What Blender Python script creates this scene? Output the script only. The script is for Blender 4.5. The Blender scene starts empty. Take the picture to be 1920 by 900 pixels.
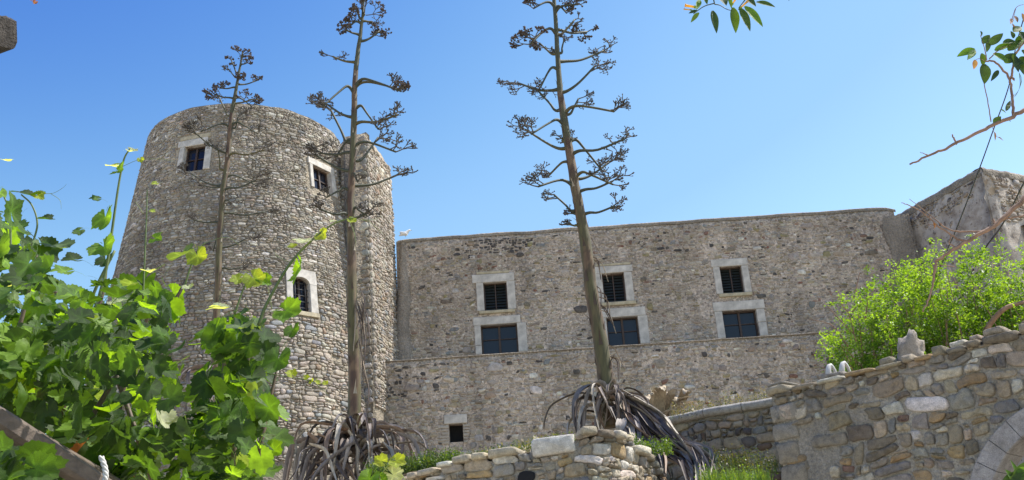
import bpy, math, random
from math import sin, cos, pi, radians, sqrt, atan2
from mathutils import Vector, Matrix, noise

rng = random.Random(7)
scene = bpy.context.scene
COL = scene.collection

# ------------------------------------------------------------------ camera
F = 1900.0; PITCH = radians(22); ROLL = radians(3.8); EYE = Vector((0, 0, 1.6))
cam_d = bpy.data.cameras.new('camera'); cam = bpy.data.objects.new('camera', cam_d); COL.objects.link(cam)
cam_d.sensor_width = 36; cam_d.lens = 36 * F / 1920; cam_d.clip_start = 0.05; cam_d.clip_end = 5000
cam.matrix_world = Matrix.Translation(EYE) @ Matrix.Rotation(radians(90) + PITCH, 4, 'X') @ Matrix.Rotation(-ROLL, 4, 'Z')
scene.camera = cam

# ------------------------------------------------------------------ light
SUN_AZ, SUN_EL = radians(75), radians(57)          # azimuth clockwise from +Y
w = bpy.data.worlds.new('World'); scene.world = w; w.use_nodes = True
nt = w.node_tree; nt.nodes.clear()
sky = nt.nodes.new('ShaderNodeTexSky'); sky.sky_type = 'NISHITA'; sky.sun_disc = False
sky.sun_elevation = SUN_EL; sky.sun_rotation = SUN_AZ
sky.altitude = 0; sky.air_density = 1.25; sky.dust_density = 0.3; sky.ozone_density = 5.0
bg = nt.nodes.new('ShaderNodeBackground'); bg.inputs[1].default_value = 0.10
out = nt.nodes.new('ShaderNodeOutputWorld')
sep = nt.nodes.new('ShaderNodeSeparateColor'); comb = nt.nodes.new('ShaderNodeCombineColor'); nt.links.new(sky.outputs[0], sep.inputs[0])
for i, (ref, gain, pw) in enumerate(((1.32, 1.19, 4.2), (2.29, 2.50, 3.1), (4.25, 5.1, 1.1))):   # a deeper, more contrasted clear sky
    q1 = nt.nodes.new('ShaderNodeMath'); q1.operation = 'DIVIDE'; q1.inputs[1].default_value = ref; nt.links.new(sep.outputs[i], q1.inputs[0])
    q2 = nt.nodes.new('ShaderNodeMath'); q2.operation = 'SMOOTH_MIN'; q2.inputs[1].default_value = (1.16, 1.16, 1.6)[i]; q2.inputs[2].default_value = .3; nt.links.new(q1.outputs[0], q2.inputs[0])
    q3 = nt.nodes.new('ShaderNodeMath'); q3.operation = 'POWER'; q3.inputs[1].default_value = pw; nt.links.new(q2.outputs[0], q3.inputs[0])
    q4 = nt.nodes.new('ShaderNodeMath'); q4.operation = 'MULTIPLY'; q4.inputs[1].default_value = gain
    g1 = nt.nodes.new('ShaderNodeMath'); g1.operation = 'SUBTRACT'; g1.inputs[1].default_value = 1.32; nt.links.new(q1.outputs[0], g1.inputs[0])   # glow towards the sun
    g2 = nt.nodes.new('ShaderNodeMath'); g2.operation = 'MAXIMUM'; g2.inputs[1].default_value = 0; nt.links.new(g1.outputs[0], g2.inputs[0])
    g3 = nt.nodes.new('ShaderNodeMath'); g3.operation = 'MULTIPLY_ADD'; g3.inputs[1].default_value = (2.6, 1.9, .9)[i]; nt.links.new(g2.outputs[0], g3.inputs[0]); nt.links.new(q3.outputs[0], g3.inputs[2])
    nt.links.new(g3.outputs[0], q4.inputs[0]); nt.links.new(q4.outputs[0], comb.inputs[i])
nt.links.new(comb.outputs[0], bg.inputs[0]); nt.links.new(bg.outputs[0], out.inputs[0])
sun_d = bpy.data.lights.new('sun', 'SUN'); sun_d.energy = 4.6; sun_d.angle = radians(0.53); sun_d.color = (1, .95, .87)
sun = bpy.data.objects.new('sun', sun_d); COL.objects.link(sun)
SDIR = Vector((sin(SUN_AZ) * cos(SUN_EL), cos(SUN_AZ) * cos(SUN_EL), sin(SUN_EL)))
sun.rotation_euler = SDIR.to_track_quat('Z', 'Y').to_euler()
scene.view_settings.view_transform = 'Standard'; scene.view_settings.look = 'None'
scene.view_settings.exposure = 0.78; scene.view_settings.gamma = 1
scene.cycles.max_bounces = 8; scene.cycles.transmission_bounces = 6

# ------------------------------------------------------------------ helpers
def ray(px, py):
    x = (px - 960) / F; y = (450 - py) / F
    xr = x * cos(ROLL) + y * sin(ROLL); yr = -x * sin(ROLL) + y * cos(ROLL)
    return Vector((xr, cos(PITCH) - yr * sin(PITCH), sin(PITCH) + yr * cos(PITCH)))
def at(px, py, Y):
    d = ray(px, py); return EYE + d * (Y / d.y)

def link(o, parent=None):
    COL.objects.link(o)
    if parent is not None: o.parent = parent
    return o
def tag(o, label=None, cat=None, group=None, kind=None):
    if label: o['label'] = label
    if cat: o['category'] = cat
    if group: o['group'] = group
    if kind: o['kind'] = kind
    return o
def empty(name, loc, label, cat, group=None):
    o = bpy.data.objects.new(name, None); o.empty_display_size = .2; o.location = loc
    return tag(link(o), label, cat, group)

class MB:
    def __init__(s): s.v = []; s.f = []; s.c = []
    def add(s, verts, faces, col=(1, 1, 1)):
        n = len(s.v); s.v += [tuple(p) for p in verts]
        s.f += [tuple(i + n for i in f) for f in faces]; s.c += [col] * len(verts)
        return s
    def mesh(s, name, mat, smooth=True, off=None):
        me = bpy.data.meshes.new(name)
        vs = s.v if off is None else [(a - off[0], b - off[1], c - off[2]) for a, b, c in s.v]
        me.from_pydata(vs, [], s.f)
        ca = me.color_attributes.new('Col', 'FLOAT_COLOR', 'POINT')
        flat = []
        for c in s.c: flat += [c[0], c[1], c[2], 1.0]
        ca.data.foreach_set('color', flat)
        if smooth: me.polygons.foreach_set('use_smooth', [True] * len(me.polygons))
        me.materials.append(mat); me.update()
        return me
    def build(s, name, mat, parent=None, smooth=True, kind=None):
        off = None; loc = Vector((0, 0, 0))
        # parent empties are unrotated: world -> local is a subtraction
        p = parent
        while p is not None: loc = loc + p.location; p = p.parent
        if parent is None:
            n = len(s.v); c = [sum(q[i] for q in s.v) / n for i in (0, 1)] + [min(q[2] for q in s.v)]
            off = c
        else:
            n = len(s.v); c = [sum(q[i] for q in s.v) / n for i in range(3)]; off = c
        o = bpy.data.objects.new(name, s.mesh(name, mat, smooth, off))
        o.location = Vector(off) - loc
        link(o, parent)
        if kind: o['kind'] = kind
        return o

def frame_of(d):
    d = d.normalized(); a = Vector((0, 0, 1)) if abs(d.z) < .9 else Vector((1, 0, 0))
    x = d.cross(a).normalized(); return x, d.cross(x).normalized()
def tube(mb, pts, rads, n=6, col=(1, 1, 1), cap=True):
    pts = [Vector(p) for p in pts]; vs = []; fs = []
    ref = None
    for i, p in enumerate(pts):
        d = (pts[min(i + 1, len(pts) - 1)] - pts[max(i - 1, 0)])
        if d.length < 1e-6: d = Vector((0, 0, 1))
        d.normalize()
        if ref is None: x, y = frame_of(d)
        else:
            x = (ref - d * ref.dot(d)); x = x.normalized() if x.length > 1e-4 else frame_of(d)[0]; y = d.cross(x)
        ref = x
        for k in range(n):
            a = 2 * pi * k / n; vs.append(p + (x * cos(a) + y * sin(a)) * rads[i])
    for i in range(len(pts) - 1):
        for k in range(n):
            k2 = (k + 1) % n; fs.append((i * n + k, i * n + k2, (i + 1) * n + k2, (i + 1) * n + k))
    if cap:
        fs.append(tuple(range(n - 1, -1, -1))); fs.append(tuple((len(pts) - 1) * n + k for k in range(n)))
    mb.add(vs, fs, col)
def spline(pts, m=6):
    P = [Vector(p) for p in pts]
    if len(P) < 3: return [P[0].lerp(P[-1], i / m) for i in range(m + 1)]
    P = [P[0] * 2 - P[1]] + P + [P[-1] * 2 - P[-2]]; o = []
    for i in range(1, len(P) - 2):
        a, b, c, d = P[i - 1:i + 3]
        for k in range(m):
            t = k / m
            o.append(.5 * ((2 * b) + (c - a) * t + (2 * a - 5 * b + 4 * c - d) * t * t + (3 * b - a - 3 * c + d) * t ** 3))
    o.append(P[-2]); return o
def lerpl(r, n):                                    # resample a list of radii
    return [r[min(int(i / (n - 1) * (len(r) - 1)), len(r) - 2)] * (1 - (i / (n - 1) * (len(r) - 1) - min(int(i / (n - 1) * (len(r) - 1)), len(r) - 2)))
            + r[min(int(i / (n - 1) * (len(r) - 1)), len(r) - 2) + 1] * (i / (n - 1) * (len(r) - 1) - min(int(i / (n - 1) * (len(r) - 1)), len(r) - 2)) for i in range(n)]

# ------------------------------------------------------------------ materials
def mat(name):
    m = bpy.data.materials.new(name); m.use_nodes = True
    n = m.node_tree; n.nodes.clear()
    o = n.nodes.new('ShaderNodeOutputMaterial'); b = n.nodes.new('ShaderNodeBsdfPrincipled')
    n.links.new(b.outputs[0], o.inputs[0]); return m, n, b, o
def N(n, t, **k):
    x = n.nodes.new(t)
    for a, v in k.items(): setattr(x, a, v)
    return x
def noise_tex(n, scale, detail=6, rough=.6, vec=None):
    t = N(n, 'ShaderNodeTexNoise'); t.inputs['Scale'].default_value = scale; t.inputs['Detail'].default_value = detail
    t.inputs['Roughness'].default_value = rough
    if vec is not None: n.links.new(vec, t.inputs['Vector'])
    return t
def ramp(n, src, stops):
    r = N(n, 'ShaderNodeValToRGB'); e = r.color_ramp.elements
    while len(e) < len(stops): e.new(.5)
    for i, (p, c) in enumerate(stops):
        e[i].position = p; e[i].color = (c[0], c[1], c[2], 1) if not isinstance(c, float) else (c, c, c, 1)
    n.links.new(src, r.inputs[0]); return r
def mul(n, a, b, fac=1.0, mode='MULTIPLY'):
    m = N(n, 'ShaderNodeMix', data_type='RGBA', blend_type=mode); m.inputs[0].default_value = fac
    n.links.new(a, m.inputs[6]); n.links.new(b, m.inputs[7]); return m.outputs[2]
def bump(n, b, h, strength, dist):
    x = N(n, 'ShaderNodeBump'); x.inputs['Strength'].default_value = strength; x.inputs['Distance'].default_value = dist
    n.links.new(h, x.inputs['Height']); n.links.new(x.outputs[0], b.inputs['Normal'])
def geo_pos(n): return N(n, 'ShaderNodeNewGeometry').outputs['Position']

def stone_mat(name, scale=1.0, smear=0.0, smear_col=(.26, .22, .17)):
    m, n, b, o = mat(name); pos = geo_pos(n)
    a = N(n, 'ShaderNodeAttribute'); a.attribute_name = 'Col'
    n1 = noise_tex(n, 9 * scale, 8, .65, pos); n2 = noise_tex(n, 60 * scale, 4, .6, pos)
    r1 = ramp(n, n1.outputs[0], [(.3, .62), (.5, 1.0), (.72, 1.35)])
    r2 = ramp(n, n2.outputs[0], [(.3, .75), (.7, 1.25)])
    c = mul(n, a.outputs[0], r1.outputs[0]); c = mul(n, c, r2.outputs[0])
    # dark lichen specks
    v = noise_tex(n, 26 * scale, 3, .8, pos); sp = ramp(n, v.outputs[0], [(.60, 1.0), (.68, .55)])
    c = mul(n, c, sp.outputs[0], .7)
    if smear > 0:                                   # lime mortar smeared over part of the stones
        sm = noise_tex(n, 3.2 * scale, 6, .7, pos)
        r = ramp(n, sm.outputs[0], [(.5 - .1, 0.0), (.5 + .12, 1.0)])
        sc = N(n, 'ShaderNodeRGB'); sc.outputs[0].default_value = (*smear_col, 1)
        sc2 = mul(n, sc.outputs[0], r2.outputs[0])
        mm = N(n, 'ShaderNodeMix', data_type='RGBA'); f = N(n, 'ShaderNodeMath', operation='MULTIPLY'); f.inputs[1].default_value = smear
        n.links.new(r.outputs[0], f.inputs[0]); n.links.new(f.outputs[0], mm.inputs[0]); n.links.new(c, mm.inputs[6]); n.links.new(sc2, mm.inputs[7]); c = mm.outputs[2]
    c = stain(n, c, pos)
    n.links.new(c, b.inputs['Base Color']); b.inputs['Roughness'].default_value = .9
    h = N(n, 'ShaderNodeMath', operation='ADD'); n.links.new(n1.outputs[0], h.inputs[0]); n.links.new(n2.outputs[0], h.inputs[1])
    bump(n, b, h.outputs[0], .8, .03 / scale); return m
def stain(n, c, pos, lo=.74, hi=1.16):
    mp = N(n, 'ShaderNodeMapping'); mp.inputs['Scale'].default_value = (1.3, 1.3, .32); n.links.new(pos, mp.inputs[0])
    t = noise_tex(n, .9, 6, .62, mp.outputs[0]); t2 = noise_tex(n, .35, 4, .5, pos)
    r = ramp(n, t.outputs[0], [(.32, lo), (.52, 1.0), (.72, hi)]); r2 = ramp(n, t2.outputs[0], [(.35, .86), (.65, 1.1)])
    return mul(n, mul(n, c, r.outputs[0]), r2.outputs[0])
def mortar_mat(name, c1, c2, speck=.5, scale=1.0):
    m, n, b, o = mat(name); pos = geo_pos(n)
    n1 = noise_tex(n, 1.3 * scale, 8, .65, pos); r1 = ramp(n, n1.outputs[0], [(.3, c1), (.7, c2)])
    n2 = noise_tex(n, 30 * scale, 6, .7, pos); r2 = ramp(n, n2.outputs[0], [(.3, .6), (.7, 1.35)])
    c = mul(n, r1.outputs[0], r2.outputs[0])
    v = N(n, 'ShaderNodeTexVoronoi'); v.inputs['Scale'].default_value = 16 * scale; n.links.new(pos, v.inputs['Vector'])
    hs = ramp(n, v.outputs['Color'], [(.1, .55), (.5, 1.0), (.95, 1.5)])
    c = mul(n, c, hs.outputs[0], speck)
    c = stain(n, c, pos)
    n.links.new(c, b.inputs['Base Color']); b.inputs['Roughness'].default_value = .95
    h = N(n, 'ShaderNodeMath', operation='ADD'); n.links.new(n2.outputs[0], h.inputs[0]); n.links.new(v.outputs['Distance'], h.inputs[1])
    bump(n, b, h.outputs[0], .9, .03 / scale); return m
def simple_mat(name, col, rough=.8, vary=.3, scale=8, bumpd=.01, stretch=None, spec=.5, attr=False):
    m, n, b, o = mat(name)
    tc = N(n, 'ShaderNodeTexCoord'); vec = tc.outputs['Object']
    if stretch:
        mp = N(n, 'ShaderNodeMapping'); mp.inputs['Scale'].default_value = stretch; n.links.new(vec, mp.inputs[0]); vec = mp.outputs[0]
    t = noise_tex(n, scale, 8, .65, vec); r = ramp(n, t.outputs[0], [(.25, 1 - vary * 1.4), (.75, 1 + vary)])
    if attr: s = N(n, 'ShaderNodeAttribute'); s.attribute_name = 'Col'
    else: s = N(n, 'ShaderNodeRGB'); s.outputs[0].default_value = (*col, 1)
    c = mul(n, s.outputs[0], r.outputs[0]); n.links.new(c, b.inputs['Base Color'])
    b.inputs['Roughness'].default_value = rough; b.inputs['Specular IOR Level'].default_value = spec
    if bumpd: bump(n, b, t.outputs[0], .7, bumpd)
    return m
def leaf_mat(name, trans=.5, rough=.45, vein=True):
    m, n, b, o = mat(name)
    a = N(n, 'ShaderNodeAttribute'); a.attribute_name = 'Col'
    tc = N(n, 'ShaderNodeTexCoord'); t = noise_tex(n, 40, 5, .6, tc.outputs['Object'])
    r = ramp(n, t.outputs[0], [(.3, .75), (.7, 1.25)]); c = mul(n, a.outputs[0], r.outputs[0])
    n.links.new(c, b.inputs['Base Color']); b.inputs['Roughness'].default_value = rough
    tr = N(n, 'ShaderNodeBsdfTranslucent')
    g = N(n, 'ShaderNodeRGB'); g.outputs[0].default_value = (2.3, 2.05, .4, 1)
    n.links.new(mul(n, c, g.outputs[0]), tr.inputs[0])
    mx = N(n, 'ShaderNodeMixShader'); mx.inputs[0].default_value = trans
    n.links.new(b.outputs[0], mx.inputs[1]); n.links.new(tr.outputs[0], mx.inputs[2]); n.links.new(mx.outputs[0], o.inputs[0])
    if vein: bump(n, b, t.outputs[0], .5, .01)
    return m
M = {}
M['stone_far'] = stone_mat('tower_stone', 1.0, .35, (.30, .26, .205))
M['stone_wall'] = stone_mat('smeared_stone', 1.0, .75, (.45, .375, .30))
M['stone_near'] = stone_mat('near_stone', 2.2, .32, (.30, .26, .20))
M['mortar_far'] = mortar_mat('tower_mortar', (.22, .185, .14), (.34, .29, .215), .6)
M['mortar_wall'] = mortar_mat('wall_mortar', (.37, .305, .245), (.52, .435, .355), .9)
M['mortar_near'] = mortar_mat('near_mortar', (.25, .225, .185), (.37, .335, .28), .4, 2.5)
M['plaster'] = mortar_mat('old_plaster', (.20, .17, .135), (.36, .31, .25), .25, .8)
M['marble'] = simple_mat('pale_marble', (.50, .465, .41), .75, .34, 4, .014)
M['marble_y'] = simple_mat('yellow_stone', (.42, .36, .24), .8, .3, 7, .01)
M['wood'] = simple_mat('dark_window_wood', (.05, .028, .018), .6, .3, 10, .003)
M['louvre'] = simple_mat('louvre_wood', (.022, .026, .024), .5, .3, 10, .002)
M['dark'] = simple_mat('painted_shade', (.012, .012, .013), 1, .2, 5, 0)  # near-black painted in for the shade of rooms, doorway and wall hole
m, n, b, o = mat('window_glass'); b.inputs['Base Color'].default_value = (.012, .015, .025, 1); b.inputs['Roughness'].default_value = .15; b.inputs['Specular IOR Level'].default_value = .38; M['glass'] = m
M['soil'] = mortar_mat('dry_soil', (.24, .19, .13), (.36, .30, .21), .4)
M['paving'] = mortar_mat('courtyard_ground', (.46, .40, .31), (.56, .50, .40), .2)
M['stalk'] = simple_mat('stalk_skin', None, .65, .35, 6, .006, (6, 6, .8), attr=True)
M['pods'] = simple_mat('dry_twig', None, .8, .35, 20, 0, attr=True)
M['deadleaf'] = simple_mat('dry_agave_leaf', None, .7, .35, 9, .01, (3, 3, .6), attr=True)
M['leaf'] = leaf_mat('vine_leaf', .52, .6)
M['bushleaf'] = leaf_mat('bush_leaf', .4, .5, False)
M['cane'] = simple_mat('green_cane', None, .6, .2, 20, 0, attr=True)
M['bark'] = simple_mat('dry_bark', (.28, .17, .11), .8, .45, 14, .006)
M['cable'] = simple_mat('black_cable', (.02, .02, .022), .5, .1, 5, 0)
M['beam'] = simple_mat('weathered_beam', (.13, .10, .078), .9, .35, 9, .01, (1, 4, 4))
M['oldwood'] = simple_mat('blackened_wood', (.06, .05, .042), .9, .6, 10, .03, (1, 12, 12))
M['rope'] = simple_mat('white_rope', (.6, .58, .54), .9, .2, 30, .002)
M['white'] = simple_mat('white_paint', (.50, .485, .46), .7, .15, 10, .004)
M['feather'] = simple_mat('gull_feather', (.75, .75, .74), .8, .1, 10, 0)
M['petal'] = leaf_mat('petal', .4, .6, False)

# ------------------------------------------------------------------ masonry
def voro(u0, u1, v0, v1, su, sv, jit=.85, wv=.35, rg=rng):
    """power-diagram cells of a jittered, row-offset grid; u is squeezed so cells come out long"""
    asp = su / sv; U0, U1 = u0 / asp, u1 / asp; s = sv
    nx = int((U1 - U0) / s) + 3; ny = int((v1 - v0) / s) + 3
    grid = {}
    for j in range(-1, ny):
        for i in range(-1, nx):
            if rg.random() < .11: continue
            x = U0 + (i + .5 * (j % 2) + (rg.random() - .5) * jit) * s; y = v0 + (j + (rg.random() - .5) * jit) * s
            grid[(i, j)] = (x, y, rg.random() ** 3 * wv * s * s)
    out = []
    for (i, j), (x, y, w_) in grid.items():
        if not (U0 - s * .3 <= x <= U1 + s * .3 and v0 - s * .3 <= y <= v1 + s * .3): continue
        poly = [(max(U0, x - 1.6 * s), max(v0, y - 1.6 * s)), (min(U1, x + 1.6 * s), max(v0, y - 1.6 * s)),
                (min(U1, x + 1.6 * s), min(v1, y + 1.6 * s)), (max(U0, x - 1.6 * s), min(v1, y + 1.6 * s))]
        for dj in (-2, -1, 0, 1, 2):
            for di in (-2, -1, 0, 1, 2):
                q = grid.get((i + di, j + dj))
                if q is None or (di == 0 and dj == 0): continue
                dx, dy = q[0] - x, q[1] - y; dd = dx * dx + dy * dy
                if dd > 9 * s * s or dd < 1e-9: continue
                k = (q[0] ** 2 + q[1] ** 2 - x * x - y * y - q[2] + w_) / 2
                poly = clip(poly, dx, dy, k)
                if len(poly) < 3: break
            if len(poly) < 3: break
        if len(poly) >= 3: out.append([(a * asp, b_) for a, b_ in poly])
    return out
def courses(u0, u1, v0, v1, su, sv, rg):
    """rough courses of blocky stones, bent by a smooth warp so that no joint runs straight"""
    out = []; sd = rg.random() * 50
    def W(u, v):
        if v <= v0 + .001 or v >= v1 - .001 or u <= u0 + .001 or u >= u1 - .001: return (u, v)
        q = Vector((u / su * .42, v / sv * .42, sd)); q2 = Vector((u / su * 1.3, v / sv * 1.3, sd + 9))
        return (u + su * (.42 * noise.noise(q) + .16 * noise.noise(q2)), v + sv * (.75 * noise.noise(q + Vector((7, 3, 0))) + .30 * noise.noise(q2 + Vector((5, 1, 0)))))
    def poly(a, b_, c, d):
        n_ = []; m1, m2 = (a + b_) / 2, (c + d) / 2; j = lambda k: (rg.random() - .5) * k
        hw, hh = (b_ - a), (d - c)
        for x, y in ((a, c), (m1 + j(hw * .4), c + j(hh * .16)), (b_, c), (b_ + j(hw * .10), m2), (b_, d), (m1 + j(hw * .4), d + j(hh * .16)), (a, d), (a + j(hw * .10), m2)):
            if x in (a, b_) and y in (c, d): x += j(min(hw, hh) * .34); y += j(min(hw, hh) * .30)
            n_.append(W(x, y))
        out.append(n_)
    v = v0
    while v < v1 - sv * .3:
        h = sv * rg.choice((.6, .75, .9, 1.0, 1.15, 1.35, 1.6)); h = min(h, v1 - v)
        if v1 - v - h < sv * .4: h = v1 - v
        u = u0 - rg.random() * su * .3
        while u < u1:
            w_ = su * rg.choice((.4, .55, .7, .85, 1.0, 1.2, 1.5)) * (.7 + .35 * h / sv); w_ = min(w_, u1 - u)
            a, b_ = max(u, u0), u + w_
            if b_ - a > su * .15:
                t = rg.random()
                if t < .22 and h > sv * .8:
                    f = rg.uniform(.35, .65); poly(a, b_, v, v + h * f); poly(a, b_, v + h * f, v + h)
                elif t < .34 and w_ > su * .8 and h > sv * .8:
                    f = rg.uniform(.3, .7); g = rg.uniform(.4, .6); poly(a, a + w_ * f, v, v + h); poly(a + w_ * f, b_, v, v + h * g); poly(a + w_ * f, b_, v + h * g, v + h)
                else: poly(a, b_, v, v + h)
            u += w_
        v += h
    return out
def clip(poly, a, b, k):                            # keep a*x + b*y <= k
    o = []
    for i in range(len(poly)):
        p, q = poly[i], poly[(i + 1) % len(poly)]
        dp, dq = a * p[0] + b * p[1] - k, a * q[0] + b * q[1] - k
        if dp <= 0: o.append(p)
        if (dp < 0 < dq) or (dq < 0 < dp):
            t = dp / (dp - dq); o.append((p[0] + (q[0] - p[0]) * t, p[1] + (q[1] - p[1]) * t))
    return o
def parea(p): return abs(sum(p[i][0] * p[(i + 1) % len(p)][1] - p[(i + 1) % len(p)][0] * p[i][1] for i in range(len(p)))) / 2
def cen(p): return (sum(q[0] for q in p) / len(p), sum(q[1] for q in p) / len(p))
def avoid(poly, holes):
    for (a, b_, c, d) in holes:
        us = [p[0] for p in poly]; vs = [p[1] for p in poly]
        if max(us) <= a or min(us) >= b_ or max(vs) <= c or min(vs) >= d: continue
        x, y = cen(poly)
        opts = [(a - x, (1, 0, a)), (x - b_, (-1, 0, -b_)), (c - y, (0, 1, c)), (y - d, (0, -1, -d))]
        m_, h = max(opts)
        if m_ <= 0: return []
        poly = clip(poly, *h)
        if len(poly) < 3: return []
    return poly
def stone_geo(poly, S, gap, h, rg, npt=10, rings=2, rnd=.5):
    x, y = cen(poly)
    A = parea(poly); r = sqrt(A / pi)
    if r < gap * 1.3: return None
    s = 1 - gap / r
    P = [(x + (a - x) * s, y + (b_ - y) * s) for a, b_ in poly]
    for _ in range(1 if rnd < .25 else 2):                              # corner cutting
        Q = []
        for i in range(len(P)):
            p, q = P[i], P[(i + 1) % len(P)]; t = (.26 if rnd < .25 else .25 * rnd * 2) if _ == 0 else .25
            t = t * (.5 + rg.random())
            Q += [(p[0] + (q[0] - p[0]) * t, p[1] + (q[1] - p[1]) * t), (q[0] - (q[0] - p[0]) * t, q[1] - (q[1] - p[1]) * t)]
        P = Q
    # resample
    L = [0]
    for i in range(len(P)): L.append(L[-1] + sqrt((P[i][0] - P[(i + 1) % len(P)][0]) ** 2 + (P[i][1] - P[(i + 1) % len(P)][1]) ** 2))
    R = []; k = 0
    for i in range(npt):
        t = L[-1] * (i + rg.random() * .3) / npt
        while L[k + 1] < t: k += 1
        f = (t - L[k]) / max(L[k + 1] - L[k], 1e-9); p, q = P[k], P[(k + 1) % len(P)]
        R.append((p[0] + (q[0] - p[0]) * f, p[1] + (q[1] - p[1]) * f))
    prof = [(1.0, -.35), (.96, .72), (.72, 1.0)] if rings == 2 else [(1.0, -.3), (.985, .55), (.88, .92), (.5, 1.02)]
    tiltx, tilty = (rg.random() - .5) * .5, (rg.random() - .5) * .5
    vs = []; fs = []
    for sc, dd in prof:
        for a, b_ in R:
            u, v = x + (a - x) * sc, y + (b_ - y) * sc
            e = dd * h * (1 + tiltx * (a - x) / r + tilty * (b_ - y) / r) if dd > 0 else dd * h
            if dd > .5: e += (rg.random() - .5) * h * (.34 if rings == 2 else .75)
            vs.append(S(u, v, e))
    vs.append(S(x, y, h * (1.05 + (rg.random() - .5) * .2)))
    n_ = npt
    for k in range(len(prof) - 1):
        for i in range(n_):
            j = (i + 1) % n_; fs.append((k * n_ + i, k * n_ + j, (k + 1) * n_ + j, (k + 1) * n_ + i))
    k = len(prof) - 1
    for i in range(n_): fs.append((k * n_ + i, k * n_ + (i + 1) % n_, len(vs) - 1))
    return vs, fs
PAL = {
    'big': [((.36, .27, .19), 3), ((.30, .26, .22), 4), ((.44, .38, .31), 3), ((.22, .18, .13), 3), ((.30, .25, .12), 2), ((.21, .22, .22), 2.5), ((.055, .05, .048), 1.2), ((.20, .10, .07), 1.2), ((.60, .56, .50), 1.4)],
    'wall': [((.50, .43, .335), 5), ((.37, .32, .25), 6), ((.37, .34, .30), 4), ((.52, .46, .37), 2.4), ((.24, .20, .145), 3), ((.29, .24, .13), 2.2), ((.25, .25, .24), 2.2), ((.055, .05, .048), .8), ((.21, .10, .065), .6), ((.68, .63, .54), 1.0)],
    'tower': [((.37, .325, .265), 5), ((.30, .265, .215), 5), ((.32, .30, .275), 4), ((.50, .46, .39), 3), ((.24, .205, .16), 3), ((.33, .26, .19), 1.2), ((.22, .22, .22), 1.5), ((.10, .09, .085), .25), ((.62, .58, .52), 1)],
    'base': [((.40, .34, .27), 5), ((.35, .31, .26), 5), ((.42, .36, .29), 4), ((.52, .47, .40), 3), ((.26, .22, .18), 2), ((.36, .26, .18), .9), ((.26, .27, .28), 1.5)],
    'near': [((.40, .33, .235), 6), ((.30, .245, .17), 6), ((.26, .235, .20), 4), ((.58, .51, .41), 4), ((.16, .13, .095), 3), ((.34, .235, .12), 2.6), ((.20, .195, .185), 2), ((.17, .095, .075), .5), ((.64, .60, .53), 1.6)],
    'mid': [((.25, .215, .175), 5), ((.32, .26, .19), 3), ((.19, .185, .18), 4), ((.34, .29, .22), 2), ((.12, .07, .05), 1.2), ((.08, .07, .07), 1.5)],
}
def pick(pal, rg):
    L = PAL[pal]; t = rg.random() * sum(w_ for _, w_ in L)
    for c, w_ in L:
        t -= w_
        if t <= 0: break
    k = .85 + .3 * rg.random(); return tuple(q * k * (1 + (rg.random() - .5) * .08) for q in c)
def masonry(root, S, rects, holes, su, sv, gap, h, pal, mt, keep=.9, nparts=300, npt=10, rings=2, rnd=.5, top=None, colf=None, wv=.35, jit=.85, minr=0.0, seed=1, lay='c'):
    """stones over (u0,u1,v0,v1) rectangles; the largest as single parts, the rest as one stuff part"""
    rg = random.Random(seed); L = []
    for R in rects:
        for p in (voro(*R, su, sv, jit, wv, rg) if lay == 'v' else courses(*R, su, sv, rg)):
            p = avoid(p, holes)
            if len(p) < 3: continue
            x, y = cen(p)
            if top and max(q[1] for q in p) > top(x): p = clip(p, 0, 1, top(x))
            if len(p) < 3: continue
            if rg.random() > (keep(x, y) if callable(keep) else keep): continue
            g = stone_geo(p, S, gap * (.7 + .8 * rg.random()), h * (.6 + .8 * rg.random()), rg, npt, rings, rnd)
            if g is None: continue
            col = None
            if colf: col = colf(x, y, rg)
            L.append((parea(p), g, col or pick(pal, rg)))
    L.sort(key=lambda t: -t[0])
    for a, (vs, fs), c in L[:nparts]: MB().add(vs, fs, c).build('stone', M['stone_far'] if max(c) < .075 else mt, root)
    if L[nparts:]:
        mb = MB(); md = MB()
        for a, (vs, fs), c in L[nparts:]: (md if max(c) < .075 else mb).add(vs, fs, c)
        if mb.v: mb.build('small_stones', mt, root, kind='stuff')
        if md.v: md.build('dark_stones', M['stone_far'], root, kind='stuff')
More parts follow.
